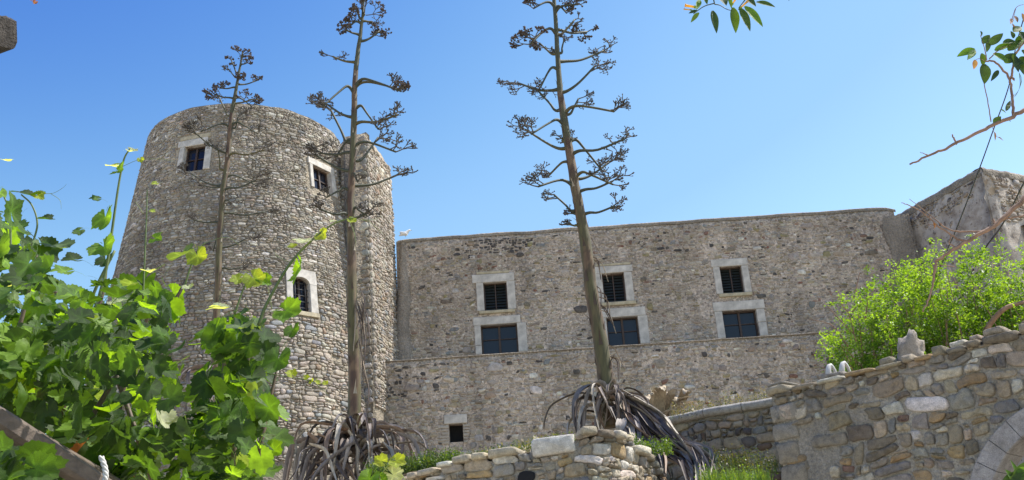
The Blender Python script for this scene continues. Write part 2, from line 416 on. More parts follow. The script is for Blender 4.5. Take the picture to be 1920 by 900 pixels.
def core(root, name, S, u0, u1, v0, v1, holes, step, mt, amp=.02, top=None, depth=.6, closed=True, fr=1.0):
    """the mortar body: a gridded face with openings, and top/back/ends behind it"""
    us = sorted(set([u0 + (u1 - u0) * i / max(1, round((u1 - u0) / step)) for i in range(max(1, round((u1 - u0) / step)) + 1)] + [q for h in holes for q in h[:2]]))
    vs_ = sorted(set([v0 + (v1 - v0) * i / max(1, round((v1 - v0) / step)) for i in range(max(1, round((v1 - v0) / step)) + 1)] + [q for h in holes for q in h[2:4]]))
    us = [q for q in us if u0 <= q <= u1]; vs_ = [q for q in vs_ if v0 <= q <= v1]
    def clean(L):
        o = [L[0]]
        for q in L[1:]:
            if q - o[-1] > 1e-4: o.append(q)
        return o
    us, vs_ = clean(us), clean(vs_)
    V = []; Fc = []; nu = len(us)
    for v in vs_:
        for u in us:
            tv = v
            if top and v1 - v0 > 0: tv = v0 + (v - v0) * (top(u) - v0) / (v1 - v0) if not holes else (v if v < v1 - 1e-4 else top(u))
            d = amp * noise.noise(Vector((u * fr * 2.3, v * fr * 2.3, 3.1)))
            if any(h[0] - .001 <= u <= h[1] + .001 and h[2] - .001 <= v <= h[3] + .001 for h in holes): d = 0
            V.append(S(u, tv, d))
    for j in range(len(vs_) - 1):
        for i in range(nu - 1):
            cu, cv = (us[i] + us[i + 1]) / 2, (vs_[j] + vs_[j + 1]) / 2
            if any(h[0] < cu < h[1] and h[2] < cv < h[3] for h in holes): continue
            Fc.append((j * nu + i, j * nu + i + 1, (j + 1) * nu + i + 1, (j + 1) * nu + i))
    if closed:
        J = len(vs_) - 1; nb = len(V)
        for i, u in enumerate(us): V.append(S(u, top(u) if top else v1, -depth))
        for i, u in enumerate(us): V.append(S(u, v0, -depth))
        for i in range(nu - 1):
            Fc.append((J * nu + i, J * nu + i + 1, nb + i + 1, nb + i)); Fc.append((nb + i, nb + i + 1, nb + nu + i + 1, nb + nu + i))
        Fc.append(tuple([j * nu for j in range(J + 1)] + [nb, nb + nu])); Fc.append(tuple([j * nu + nu - 1 for j in range(J + 1)] + [nb + nu - 1, nb + 2 * nu - 1]))
    return MB().add(V, Fc).build(name, mt, root)
def slab(S, u0, u1, v0, v1, d0, d1, bv=.015, jit=0.0, sub=1, rg=rng):
    """a bevelled block on a wall surface"""
    V = []; Fc = []
    j = lambda: (rg.random() - .5) * 2 * jit
    cs = [(u0 + j(), v0 + j()), (u1 + j(), v0 + j()), (u1 + j(), v1 + j()), (u0 + j(), v1 + j())]
    x, y = cen(cs)
    ins = [(a + (bv if a < x else -bv), c + (bv if c < y else -bv)) for a, c in cs]
    for L, d in ((cs, d0), (cs, d1 - bv), (ins, d1)):
        for a, c in L: V.append(S(a, c, d))
    for k in (0, 1):
        for i in range(4): Fc.append((k * 4 + i, k * 4 + (i + 1) % 4, k * 4 + 4 + (i + 1) % 4, k * 4 + 4 + i))
    Fc.append((8, 9, 10, 11)); Fc.append((3, 2, 1, 0))
    return V, Fc
def rblock(S, u0, u1, v0, v1, d0, d1, col, mt, root, name, seed=0, pw=.32, amp=.10):
    """a worn block: a noisy superellipsoid fitted to the box"""
    V = []; Fc = []; na, nb = 14, 8
    sg = lambda x: (abs(x) ** pw) * (1 if x >= 0 else -1)
    cu, cv, cd = (u0 + u1) / 2, (v0 + v1) / 2, (d0 + d1) / 2; hu, hv, hd = (u1 - u0) / 2, (v1 - v0) / 2, (d1 - d0) / 2; k0 = min(hu, hv, hd)
    for j in range(nb + 1):
        ph = pi * (j / nb) - pi / 2
        for i in range(na):
            a = 2 * pi * i / na; x, y, z = sg(cos(ph)) * sg(cos(a)), sg(cos(ph)) * sg(sin(a)), sg(sin(ph))
            q = Vector((x * hu, y * hv, z * hd)) * 9 + Vector((seed * 3.7, seed, 0)); o_ = Vector((noise.noise(q), noise.noise(q + Vector((9, 0, 0))), noise.noise(q + Vector((0, 9, 0))))) * k0 * amp * 3
            V.append(S(cu + x * hu + o_.x, cv + y * hv + o_.y, cd + z * hd + o_.z))
    for j in range(nb):
        for i in range(na): Fc.append((j * na + i, j * na + (i + 1) % na, (j + 1) * na + (i + 1) % na, (j + 1) * na + i))
    return MB().add(V, Fc, col).build(name, mt, root)
def flat(O, U, NN):
    O, U, NN = Vector(O), Vector(U).normalized(), Vector(NN).normalized()
    return lambda u, v, d: Vector((O.x + U.x * u + NN.x * d, O.y + U.y * u + NN.y * d, v))

def window(root, S, o_, kind, lint, jl, jr, sill=None, over=None, label=None):
    """o_=(u0,u1,v0,v1) opening; lint=(u0,u1,h); jl,jr widths"""
    u0, u1, v0, v1 = o_; D = -.34
    mb = MB()
    for a, b_, c, d in (((u0, v0), (u0, v1), 0, D), ((u1, v1), (u1, v0), 0, D), ((u0, v1), (u1, v1), 0, D), ((u1, v0), (u0, v0), 0, D)):
        mb.add([S(*a, c), S(*b_, c), S(*b_, d), S(*a, d)], [(0, 1, 2, 3)], (.3, .3, .3))
    wn = mb.build('window', M['mortar_wall'], root, smooth=False)
    if label: wn['label'] = label
    bk = MB().add([S(u0, v0, D), S(u1, v0, D), S(u1, v1, D), S(u0, v1, D)], [(0, 1, 2, 3)]).build('dark_room', M['dark'], wn, smooth=False)
    pr = .045
    if lint: MB().add(*slab(S, lint[0], lint[1], v1, v1 + lint[2], -.12, pr + .006, .014, .008)).build('lintel', M['marble'], wn, smooth=False)
    for w_, a, b_ in ((jl, u0 - jl, u0), (jr, u1, u1 + jr)):
        if w_ > 0:
            sp = v0 + (v1 - v0) * (.12 + .5 * rng.random())
            if rng.random() < .5 or kind != 'casement': sp = None
            for lo, hi in (((v0, v1 - .003),) if sp is None else ((v0, sp - .004), (sp + .004, v1 - .003))):
                MB().add(*slab(S, a, b_, lo, hi, -.12, pr, .012, .004)).build('jamb', M['marble'], wn, smooth=False)
    if sill: MB().add(*slab(S, sill[0], sill[1], v0 - sill[2], v0 - .004, -.12, pr + .03, .012, .006)).build('sill', M['marble_y'], wn, smooth=False)
    if over: MB().add(*slab(S, over[0], over[1], v1 + lint[2] + .012, v1 + lint[2] + over[2], -.05, pr - .01, .012, .006)).build('upper_lintel', M['marble_y'], wn, smooth=False)
    if kind == 'louvre':
        n_ = 9; dv = (v1 - v0 - .08) / n_; um = (u0 + u1) / 2
        for k in range(n_):
            for a, b_ in ((u0 + .04, um - .015), (um + .015, u1 - .04)):
                c = v0 + .05 + k * dv
                MB().add([S(a, c, -.13), S(b_, c, -.13), S(b_, c + dv * .9, -.19), S(a, c + dv * .9, -.19), S(a, c, -.145), S(b_, c, -.145), S(b_, c + dv * .9, -.205), S(a, c + dv * .9, -.205)],
                         [(0, 1, 2, 3), (4, 5, 6, 7), (0, 1, 5, 4), (3, 2, 6, 7)]).build('slat', M['louvre'], wn, smooth=False)
        f = MB()
        for q in ((u0, u0 + .045, v0, v1), (u1 - .045, u1, v0, v1), (um - .02, um + .02, v0, v1), (u0 + .045, um - .02, v0, v0 + .045), (um + .02, u1 - .045, v0, v0 + .045), (u0 + .045, um - .02, v1 - .045, v1), (um + .02, u1 - .045, v1 - .045, v1)):
            f.add(*slab(S, *q, -.21, -.12, .004))
        f.build('shutter_frame', M['wood'], wn, smooth=False)
    elif kind in ('casement', 'tower'):
        um = (u0 + u1) / 2; t = .05; vm = v0 + (v1 - v0) * .52; f = MB()
        for q in ((u0, u0 + t, v0, v1), (u1 - t, u1, v0, v1), (u0 + t, u1 - t, v1 - t, v1), (u0 + t, u1 - t, v0, v0 + t), (um - .035, um + .035, v0 + t, v1 - t)):
            f.add(*slab(S, *q, -.22, -.13, .006))
        for a, b_ in ((u0 + t, um - .035), (um + .035, u1 - t)): f.add(*slab(S, a, b_, vm - .014, vm + .014, -.20, -.15, .004))
        f.build('sash', M['wood'], wn, smooth=False)
        for a, b_ in ((u0 + t, um - .035), (um + .035, u1 - t)):
            for c, d in ((v0 + t, vm - .014), (vm + .014, v1 - t)):
                MB().add([S(a, c, -.19), S(b_, c, -.19), S(b_, d, -.19), S(a, d, -.19)], [(0, 1, 2, 3)]).build('pane', M['glass'], wn, smooth=False)
    return wn

# ------------------------------------------------------------------ ground
def terrain_z(X, Y):
    z = 3.45 + .06 * max(0, Y - 11)
    if X < -1.6: z -= min(.8, (-1.6 - X) * .45)
    if X > 1.5: z -= min(.5, (X - 1.5) * .7)
    if X > 1.2: z -= min(.9, max(0, 12.6 - Y) * .55)
    if Y > 14: z += .05 * (Y - 14)
    return z + .05 * noise.noise(Vector((X * 1.5, Y * 1.5, 0)))
mb = MB().add([(-900, -900, 0), (900, -900, 0), (900, 900, 0), (-900, 900, 0)], [(0, 1, 2, 3)])
tag(mb.build('ground', M['paving']), kind='structure')
def front_y(X):
    P = [(-30, 13.5), (-2.0, 12.0), (-1.25, 11.15), (.0, 10.45), (.8, 10.4), (1.33, 11.3), (1.6, 12.0), (2.3, 9.3), (6, 6.0), (30, 6)]
    for (a, ya), (b_, yb) in zip(P, P[1:]):
        if a <= X <= b_: return ya + (yb - ya) * (X - a) / (b_ - a)
    return 12
V = []; Fc = []
xs = [-30 + 3 * i for i in range(9)] + [-5 + .25 * i for i in range(49)] + [8 + 2.5 * i for i in range(10)]; nyy = 46
for j in range(nyy):
    for X in xs:
        y0 = front_y(X); Y = y0 + (36 - y0) * (j / (nyy - 1)) ** 1.7; V.append((X, Y, terrain_z(X, Y)))
nx = len(xs)
for i, X in enumerate(xs): V.append((X, front_y(X), -.2))
for j in range(nyy - 1):
    for i in range(nx - 1): Fc.append((j * nx + i, j * nx + i + 1, (j + 1) * nx + i + 1, (j + 1) * nx + i))
for i in range(nx - 1): Fc.append((i, i + 1, nyy * nx + i + 1, nyy * nx + i))
tag(MB().add(V, Fc).build('terrace_ground', M['soil']), kind='structure')

# ------------------------------------------------------------------ upper castle wall
MW = empty('castle_wall', (4.6, 32, 5), 'long upper rubble wall with three pairs of marble framed windows under the skyline', 'castle wall')
Sm = flat((0, 32, 0), (1, 0, 0), (0, -1, 0))
WIN = [  # opening, kind, lintel, jambs, sill, over
    ((-1.06, -.28, 12.06, 13.05), 'louvre', (-1.42, -.02, .29), .24, .27, (-1.24, -.06, .11), (-1.27, -.17, .10)),
    ((-1.22, -.02, 10.58, 11.57), 'casement', (-1.46, .10, .27), .21, .30, None, None),
    ((2.92, 3.66, 12.07, 13.09), 'louvre', (2.66, 3.96, .25), .25, .26, (2.76, 3.96, .13), (2.72, 3.92, .10)),
    ((2.92, 3.96, 10.58, 11.54), 'casement', (2.62, 4.24, .30), .26, .31, None, None),
    ((6.87, 7.60, 12.10, 13.05), 'louvre', (6.60, 7.83, .26), .22, .22, (6.72, 7.82, .12), None),
    ((6.74, 7.86, 10.58, 11.5), 'casement', (6.46, 8.16, .32), .25, .27, None, None)]
holes = [w_[0] for w_ in WIN]; av = []
for o_, k, l, jl, jr, s_, ov in WIN:
    av += [(o_[0] - jl - .02, o_[1] + jr + .02, o_[2] - (s_[2] if s_ else 0) - .02, o_[3] + .01), (l[0] - .02, l[1] + .02, o_[3] - .01, o_[3] + l[2] + (ov[2] if ov else 0) + .03)]
def mtop(u):
    z = 14.8 + .035 * noise.noise(Vector((u * .8, 0, 9))) + .015 * noise.noise(Vector((u * 4, 0, 2)))
    if u > 12.6: z -= (u - 12.6) ** 2 * .45
    if u < -3.5: z -= (-3.5 - u) * .12
    return z
core(MW, 'wall_body', Sm, -3.95, 13.35, 5.2, 14.8, holes, .3, M['mortar_wall'], .018, mtop, 1.2)
def wcol(x, y, rg):
    if -1.95 < x < .75 and 14.05 < y < 14.72 and rg.random() < .80 - .2 * abs(x + .6): return (.055, .052, .055)
    if y > 14.5 and rg.random() < .1: return (.5, .45, .38)
masonry(MW, Sm, [(-3.55, 12.5, 10.45, 14.62)], av, .155, .074, .010, .016, 'wall', M['stone_wall'], keep=lambda x, y: .86 - 1.1 * max(0, noise.noise(Vector((x * .55, y * .9, 4))) - .08), colf=wcol, wv=1.3, rnd=.2, jit=1.0, seed=11)
masonry(MW, Sm, [(-3.5, 12.4, 10.45, 14.6)], av, .27, .155, .03, .026, 'big', M['stone_far'], keep=.16, rnd=.4, seed=61, nparts=150)
for i, (o_, k, l, jl, jr, s_, ov) in enumerate(WIN): window(MW, Sm, o_, k, l, jl, jr, s_, ov)
# mortar coping along the top, and the battered plaster corner next to the tower
mb = MB(); V = []; Fc = []
nn = 60
for i in range(nn + 1):
    u = -3.9 + (13.1 + 3.9) * i / nn; z = mtop(u)
    for d, dz in ((.03, -.09), (.05, -.01), (.0, .035), (-.5, .04), (-1.1, -.05)): V.append(Sm(u, z + dz + .01 * noise.noise(Vector((u * 6, d * 9, 0))), d + .015 * noise.noise(Vector((u * 3, 5, d)))))
for i in range(nn):
    for k in range(4): Fc.append((i * 5 + k, (i + 1) * 5 + k, (i + 1) * 5 + k + 1, i * 5 + k + 1))
MB().add(V, Fc).build('coping', M['plaster'], MW)
V = []; Fc = []
for k in range(13):
    z = 14.72 - k * (14.72 - 9.9) / 12; f = k / 12
    xl = -3.84 - .34 * f ** 1.4; xr = -3.60 + .12 * f - .05 * sin(k); y = 31.98 - .25 * f
    V += [(xl, 32.5, z), (xl + .02, y - .02, z), ((xl + xr) / 2 + .03, y - .05, z), (xr, 31.965, z)]
for k in range(12):
    for i in range(3): Fc.append((k * 4 + i, k * 4 + i + 1, k * 4 + 5 + i, k * 4 + 4 + i))
MB().add(V, Fc).build('plaster_corner', M['plaster'], MW)
V = []; Fc = []
for k in range(13):
    z = 14.45 - k * (14.45 - 9.9) / 12
    xr = 13.45; xl = 12.65 - .25 * (k / 12) - .1 * sin(k * 1.3)
    V += [(xl, 31.955, z), (xl + .15, 31.92, z), ((xl + xr) / 2, 31.88, z), (xr, 31.8 - .02 * k, z), (xr + .2, 32.6, z)]
for k in range(12):
    for i in range(4): Fc.append((k * 5 + i, k * 5 + i + 1, k * 5 + 6 + i, k * 5 + 5 + i))
MB().add(V, Fc).build('plaster_corner', M['plaster'], MW)

# ------------------------------------------------------------------ lower terrace wall
LW = empty('terrace_wall', (3, 30.5, 5), 'lower rubble wall with a thin pale ledge and one small square dark window', 'wall')
Sl = flat((0, 30.5, 0), (1, 0, 0), (0, -1, 0))
lh = [(-2.28, -1.86, 7.50, 8.06)]
ltop = lambda u: 10.13 + .02 * noise.noise(Vector((u * 2, 1, 1)))
core(LW, 'wall_body', Sl, -4.42, 11.8, 4.8, 10.13, lh, .3, M['mortar_wall'], .018, ltop, 1.47)
def lcol(x, y, rg):
    if -4.2 < x < -2.4 and 9.0 < y < 9.95 and rg.random() < .3: return (.05, .045, .045)
masonry(LW, Sl, [(-4.40, 11.3, 6.2, 10.02)], [(-2.42, -1.72, 7.4, 8.35)], .185, .10, .013, .020, 'wall', M['stone_wall'], keep=lambda x, y: .88 - 1.1 * max(0, noise.noise(Vector((x * .5, y * .9, 14))) - .08), colf=lcol, wv=1.4, rnd=.2, jit=1.0, seed=12)
masonry(LW, Sl, [(-4.3, 11.2, 6.2, 10.0)], [(-2.70, -1.55, 7.3, 8.40)], .30, .18, .03, .030, 'big', M['stone_far'], keep=.24, rnd=.4, seed=62, nparts=150)
wn = window(LW, Sl, lh[0], 'hole', (-2.42, -1.72, .26), .0, .0)
for a, b_ in ((-2.62, -2.29), (-1.85, -1.62)):
    z = 7.46
    while z < 8.02:
        h_ = .05 + .04 * rng.random(); k = rng.random() * .12
        MB().add(*slab(Sl, a + (k if a < -2.3 else 0), b_ - (k if a > -2.3 else 0), z, z + h_, -.1, .04, .012, .006), (.46, .42, .35)).build('jamb_stone', M['stone_wall'], wn, smooth=False); z += h_ + .02
V = []; Fc = []
for i in range(61):
    u = -4.45 + (11.9 + 4.45) * i / 60; z = ltop(u)
    for d, dz in ((.0, -.02), (.045, -.016), (.04, .02), (-1.5, .03)): V.append(Sl(u, z + dz, d + .01 * noise.noise(Vector((u * 3, 5, d)))))
for i in range(60):
    for k in range(3): Fc.append((i * 4 + k, (i + 1) * 4 + k, (i + 1) * 4 + k + 1, i * 4 + k + 1))
MB().add(V, Fc).build('ledge', M['plaster'], LW)

# ------------------------------------------------------------------ round tower
TC = Vector((-8.9, 31)); TA = atan2(-31, 8.9)           # direction to camera
TR = 3.6
def trad(z): return 3.22 + .135 * (18.1 - z) + (.008 * max(0, 11 - z) ** 1.5)
def St(u, v, d):
    a = TA + u / TR; r = trad(v) + d
    return Vector((TC.x + cos(a) * r, TC.y + sin(a) * r, v))
def thit(px, py):
    d = ray(px, py).normalized(); t = 22.0
    while t < 45:
        p = EYE + d * t; dx, dy = p.x - TC.x, p.y - TC.y
        if sqrt(dx * dx + dy * dy) < trad(p.z): break
        t += .01
    a = atan2(dy, dx) - TA
    while a > pi: a -= 2 * pi
    while a < -pi: a += 2 * pi
    return a * TR, p.z
def trect(pts):
    q = [thit(*p) for p in pts]   # tl, tr, br, bl
    return ((q[0][0] + q[3][0]) / 2, (q[1][0] + q[2][0]) / 2, (q[2][1] + q[3][1]) / 2, (q[0][1] + q[1][1]) / 2)
TW = empty('round_tower', (TC.x, TC.y, 5), 'tall round battered rubble tower with small pale framed windows', 'tower')
t1 = trect([(344, 277), (386, 270), (382, 318), (343, 324)])
t2 = trect([(587, 313), (621, 322), (620, 364), (587, 353)])
t3 = trect([(549, 520), (580, 521), (581, 590), (548, 577)])
th = [t1, t2, t3]
ttop = lambda u: 18.1 + .04 * noise.noise(Vector((u * 1.2, 0, 4))) + .03 * noise.noise(Vector((u * 6, 0, 7)))
UF = pi * TR
core(TW, 'tower_body', St, -UF, UF, 4.8, 18.1, th, .3, M['mortar_far'], .025, ttop, 1.0, closed=False)
V = [St(UF * 2 * i / 60 - UF, ttop(UF * 2 * i / 60 - UF), 0) for i in range(60)]
V2 = [St(UF * 2 * i / 60 - UF, 17.95, -1.1) for i in range(60)]
MB().add(V + V2 + [(TC.x, TC.y, 17.95)], [(i, (i + 1) % 60, 60 + (i + 1) % 60, 60 + i) for i in range(60)] + [(60 + i, 60 + (i + 1) % 60, 120) for i in range(60)]).build('tower_roof', M['plaster'], TW)
av = [(t1[0] - .3, t1[1] + .3, t1[2] - .03, t1[3] + .45), (t2[0] - .24, t2[1] + .3, t2[2] - .2, t2[3] + .32), (t3[0] - .19, t3[1] + .24, t3[2] - .16, t3[3] + .28)]
def tkeep(x, y): return .93
def tcol(x, y, rg):
    if y < 12.8 - .3 * rg.random() * 8 or y < 11: return pick('base', rg)
masonry(TW, St, [(-6.0, 6.6, 6.5, 12.0)], av, .175, .10, .009, .042, 'tower', M['stone_far'], keep=.96, colf=tcol, wv=1.4, rnd=.4, jit=1.0, seed=14, nparts=150)
masonry(TW, St, [(-6.0, 6.6, 12.02, 18.06)], av, .165, .068, .008, .026, 'tower', M['stone_far'], keep=.92, wv=1.5, rnd=.22, jit=1.1, seed=13, nparts=150, top=lambda u: ttop(u) - .01)
window(TW, St, t1, 'tower', (t1[0] - .27, t1[1] + .05, .25), .17, .20, None, (t1[0] - .24, t1[1] + .12, .15), 'shaded window with a double lintel')
window(TW, St, t2, 'tower', (t2[0] - .17, t2[1] + .2, .24), .13, .24, None, None, 'sunlit casement window at the right')
w3 = window(TW, St, t3, 'tower', None, .17, .22, (t3[0] - .18, t3[1] + .23, .14), None, 'arched window with an iron grille')
# arched head block
um = (t3[0] + t3[1]) / 2; hw = (t3[1] - t3[0]) / 2; ra = hw; zs = t3[3] - ra * .75
V = []; Fc = []; n_ = 12
for d in (-.2, .05):
    for i in range(n_ + 1):
        a = pi - pi * i / n_; V.append(St(um + cos(a) * (hw + .001), zs + sin(a) * ra * .75, d))
    for i in range(n_ + 1):
        a = pi - pi * i / n_; X0, X1, Z1 = t3[0] - .17 - um, t3[1] + .22 - um, t3[3] + .26 - zs
        q_ = min([Z1 / max(sin(a), 1e-6), (X1 / cos(a)) if cos(a) > 1e-6 else 1e9, (X0 / cos(a)) if cos(a) < -1e-6 else 1e9]); V.append(St(um + cos(a) * q_, zs + sin(a) * q_, d))
m_ = 2 * (n_ + 1)
for i in range(n_):
    Fc += [(m_ + i, m_ + i + 1, m_ + n_ + 2 + i, m_ + n_ + 1 + i), (i, i + 1, m_ + i + 1, m_ + i), (n_ + 1 + i, n_ + 2 + i, m_ + n_ + 2 + i, m_ + n_ + 1 + i)]
Fc += [(0, n_ + 1, m_ + n_ + 1, m_), (n_, 2 * n_ + 1, m_ + 2 * n_ + 1, m_ + n_)]
MB().add(V, Fc).build('arch_stone', M['marble'], w3, smooth=False)
mb = MB()
for k in range(5):
    z = t3[2] + (t3[3] - t3[2]) * (k + .7) / 5.6; tube(mb, [St(t3[0], z, -.07), St(t3[1], z, -.07)], [.011, .011], 5)
for f in (.2, .8):
    u = t3[0] + (t3[1] - t3[0]) * f; tube(mb, [St(u, t3[2], -.06), St(u, t3[3] - .1, -.06)], [.011, .011], 5)
mb.build('grille', M['cable'], w3)

# flat sided pier on the tower's right, cut back towards the castle wall
PA, PB, PL = Vector((-4.60, 29.75)), Vector((-4.14, 32.2)), Vector((-7.2, 30.6))
def pface(A, B, first):
    LL = (B - A).length
    d = (B - A).normalized(); nrm = Vector((d.y, -d.x))
    def S(u, v, dd):
        bt = .035 * (17.5 - v); k = dd + bt; u = u + bt * ((u / LL) if first else -(1 - u / LL))
        return Vector((A.x + d.x * u + nrm.x * k, A.y + d.y * u + nrm.y * k, v))
    return S, (B - A).length
Sf, Lf = pface(PL, PA, True); Ss, Ls = pface(PA, PB, False)
def ptopf(u): return 17.82 - .35 * max(0, (Lf - .5 - u)) + .12 * noise.noise(Vector((u * 2.5, 0, 3)))
def ptops(u): return 17.78 + .14 * noise.noise(Vector((u * 2.2, 4, 3))) - .04 * u
core(TW, 'pier_face', Sf, Lf - .95, Lf, 5, 17.8, [], .25, M['mortar_far'], .03, ptopf, .25)
core(TW, 'pier_face', Ss, 0, Ls, 5, 17.7, [], .25, M['mortar_far'], .03, ptops, .8)
masonry(TW, Sf, [(Lf - .92, Lf - .02, 7.5, 17.7)], [], .22, .12, .012, .035, 'tower', M['stone_far'], keep=.9, wv=.9, rnd=.3, seed=21, nparts=0, top=lambda u: ptopf(u) - .03)
masonry(TW, Ss, [(0.0, Ls - .02, 8.5, 17.6)], [], .17, .10, .008, .05, 'base', M['stone_far'], keep=.97, wv=1.0, rnd=.3, seed=22, nparts=0, top=lambda u: ptops(u) - .03)
z = 8.6; k = 0                                        # rough quoins turning the corner
while z < 17.4:
    h_ = .16 + .14 * rng.random(); L1 = .24 if k % 2 else .12
    P_ = [(Lf - L1, z), (Lf + .005, z), (Lf + .005, z + h_ - .02), (Lf - L1, z + h_ - .02)]
    g_ = stone_geo([(a + rng.uniform(-.01, .01), b_ + rng.uniform(-.01, .01)) for a, b_ in P_], Sf, .004, .05, rng, 12, 2, .2)
    if g_: MB().add(*g_, pick('tower', rng)).build('quoin', M['stone_far'], TW)
    P_ = [(-.01, z), (.36 - L1, z), (.36 - L1, z + h_ - .02), (-.01, z + h_ - .02)]
    g_ = stone_geo(P_, Ss, .004, .05, rng, 12, 2, .2)
    if g_: MB().add(*g_, pick('tower', rng)).build('quoin', M['stone_far'], TW)
    z += h_; k += 1
# broken stub of wall behind the tower on its far left
SB = empty('ruined_wall', (-12.7, 31.5, 5), 'dark stub of ruined wall behind the left side of the round tower', 'wall')
Sb = flat((0, 31.6, 0), (1, 0, 0), (0, -1, 0))
btop = lambda u: 15.28 + .06 * noise.noise(Vector((u * 3, 0, 0))) - max(0, -12.75 - u) * .4
core(SB, 'wall_body', Sb, -13.15, -12.2, 5, 15.2, [], .2, M['mortar_wall'], .05, btop, .6)
masonry(SB, Sb, [(-13.1, -12.25, 9, 15.1)], [], .22, .14, .02, .04, 'wall', M['stone_wall'], seed=23, nparts=0)

# ------------------------------------------------------------------ bastion at the right
BA = empty('corner_bastion', (15.5, 31, 5), 'plastered corner bastion with a rising dark edged parapet at the right', 'bastion')
def poly_wall(name, P, Q, zt, zb, mt, amp, root, step=.25, depth=.6, slope=.06, zt2=None):
    P, Q = Vector(P), Vector(Q); d = (Q - P).normalized(); nrm = Vector((d.y, -d.x))
    def S(u, v, dd):
        k = dd + slope * (zt - v); return Vector((P.x + d.x * u + nrm.x * k, P.y + d.y * u + nrm.y * k, v))
    tp = (lambda u: zt + ((zt2 if zt2 else zt) - zt) * u / (Q - P).length + .04 * noise.noise(Vector((u * 2, 3, zt))))
    core(root, name, S, 0, (Q - P).length, zb, zt, [], step, mt, amp, tp, depth); return S, (Q - P).length, tp
m, n, b, o = mat('mottled_plaster'); pos = geo_pos(n)
n1 = noise_tex(n, 2.2, 8, .7, pos); r1 = ramp(n, n1.outputs[0], [(.34, (.25, .205, .165)), (.5, (.42, .365, .305)), (.66, (.53, .48, .42))])
n2 = noise_tex(n, 5.5, 6, .75, pos); r2 = ramp(n, n2.outputs[0], [(.57, (1, 1, 1)), (.63, (.30, .24, .22))])
c = mul(n, r1.outputs[0], r2.outputs[0], .85); n.links.new(c, b.inputs['Base Color']); b.inputs['Roughness'].default_value = .95
bump(n, b, n2.outputs[0], .8, .04); M['mottled'] = m
Sb1, L1, tp1 = poly_wall('left_face', (13.42, 32.7), (14.88, 29.15), 14.72, 5, M['mottled'], .12, BA, slope=.07)
Sb2, L2, tp2 = poly_wall('right_face', (14.88, 29.15), (18.6, 30.9), 14.72, 5, M['mottled'], .16, BA, slope=.07)
def parapet(S, L, tp, name):
    V = []; Fc = []
    K = int(L / .12)
    for i in range(K + 1):
        u = L * i / K; z = tp(u)
        for d, dz in ((.03, -.2), (.07, -.04), (.04, .05), (-.2, .07), (-.6, .02)): V.append(S(u, z + dz + .03 * noise.noise(Vector((u * 5, d * 9, 0))), d + .03 * noise.noise(Vector((u * 4, 5, dz * 9)))))
    for i in range(K):
        for k in range(4): Fc.append((i * 5 + k, (i + 1) * 5 + k, (i + 1) * 5 + k + 1, i * 5 + k + 1))
    MB().add(V, Fc).build(name, M['plaster'], BA)
parapet(Sb1, L1, tp1, 'parapet'); parapet(Sb2, L2, tp2, 'parapet')
masonry(BA, Sb1, [(.1, L1 - .3, 13.95, 14.5)], [], .17, .1, .02, .035, 'mid', M['stone_wall'], keep=.8, seed=31, nparts=0)
masonry(BA, Sb1, [(.1, 2.4, 11.5, 13.9)], [], .30, .17, .03, .02, 'mid', M['stone_wall'], keep=.28, seed=34, nparts=0)
masonry(BA, Sb2, [(.35, 1.6, 12.9, 14.55)], [], .24, .13, .02, .05, 'base', M['stone_wall'], keep=.8, seed=32, nparts=60)
masonry(BA, Sb2, [(1.6, 3.9, 12.0, 14.4)], [], .3, .17, .03, .03, 'mid', M['stone_wall'], keep=.35, seed=33, nparts=0)
# sloping lean-to parapet lower on the right face
V = []; Fc = []
for i in range(13):
    f = i / 12; u = .95 + 2.8 * f; z = 12.75 + .95 * f
    for d, dz in ((-.1, -.35), (.28, -.33), (.36, -.03), (.30, .05), (-.1, .09)): V.append(Sb2(u, z + dz + .02 * noise.noise(Vector((u * 4, d, 0))), d))
for i in range(12):
    for k in range(4): Fc.append((i * 5 + k, (i + 1) * 5 + k, (i + 1) * 5 + k + 1, i * 5 + k + 1))
MB().add(V, Fc).build('sloping_ledge', M['plaster'], BA)

# ------------------------------------------------------------------ near walls
def path_surf(pts):
    P = [Vector(p) for p in pts]; L = [0]
    for a, b_ in zip(P, P[1:]): L.append(L[-1] + (b_ - a).length)
    def loc(u):
        u_ = min(max(u, 0), L[-1] - 1e-6); k = 0
        while L[k + 1] < u_: k += 1
        f = (u - L[k]) / (L[k + 1] - L[k]); return P[k].lerp(P[k + 1], f) if 0 <= f <= 1 else P[k] + (P[k + 1] - P[k]) * f
    def S(u, v, d):
        p = loc(u); t = (loc(min(u + .12, L[-1])) - loc(max(u - .12, 0))).normalized()
        return Vector((p.x + t.y * d, p.y - t.x * d, v))
    return S, L[-1]
# (a) bulging dry stone wall in the middle
NC = empty('dry_stone_wall', (.3, 10.4, 2), 'bulging dry stone wall below the agaves with a long white block on top', 'wall')
cpts = [tuple(q)[:2] for q in spline([(-2.6, 12.3, 0), (-1.25, 11.05, 0), (-.55, 10.52, 0), (.1, 10.28, 0), (.5, 10.2, 0), (.85, 10.35, 0), (1.2, 10.9, 0), (1.45, 11.6, 0), (1.6, 12.4, 0)], 5)]
Sc, Lc = path_surf(cpts)
def uof(x):
    u = 0
    while u < Lc and Sc(u, 0, 0).x < x: u += .01
    return u
UB0, UB1 = uof(.06), uof(.49)
def ctop(u):
    x = Sc(u, 0, 0).x
    z = 3.38 if x < -.9 else (3.44 if x < .03 else (3.56 if x < 1.05 else 3.56 - (x - 1.05) * .6))
    return z + .04 * noise.noise(Vector((u * 5, 2, 0)))
core(NC, 'wall_body', Sc, 0, Lc, 1.6, 3.5, [], .1, M['mortar_near'], .03, lambda u: ctop(u) - .05, .3, fr=3)
ub = (UB0, UB1, 3.375, 3.8)
uh0, uh1 = uof(-.12), uof(.08)
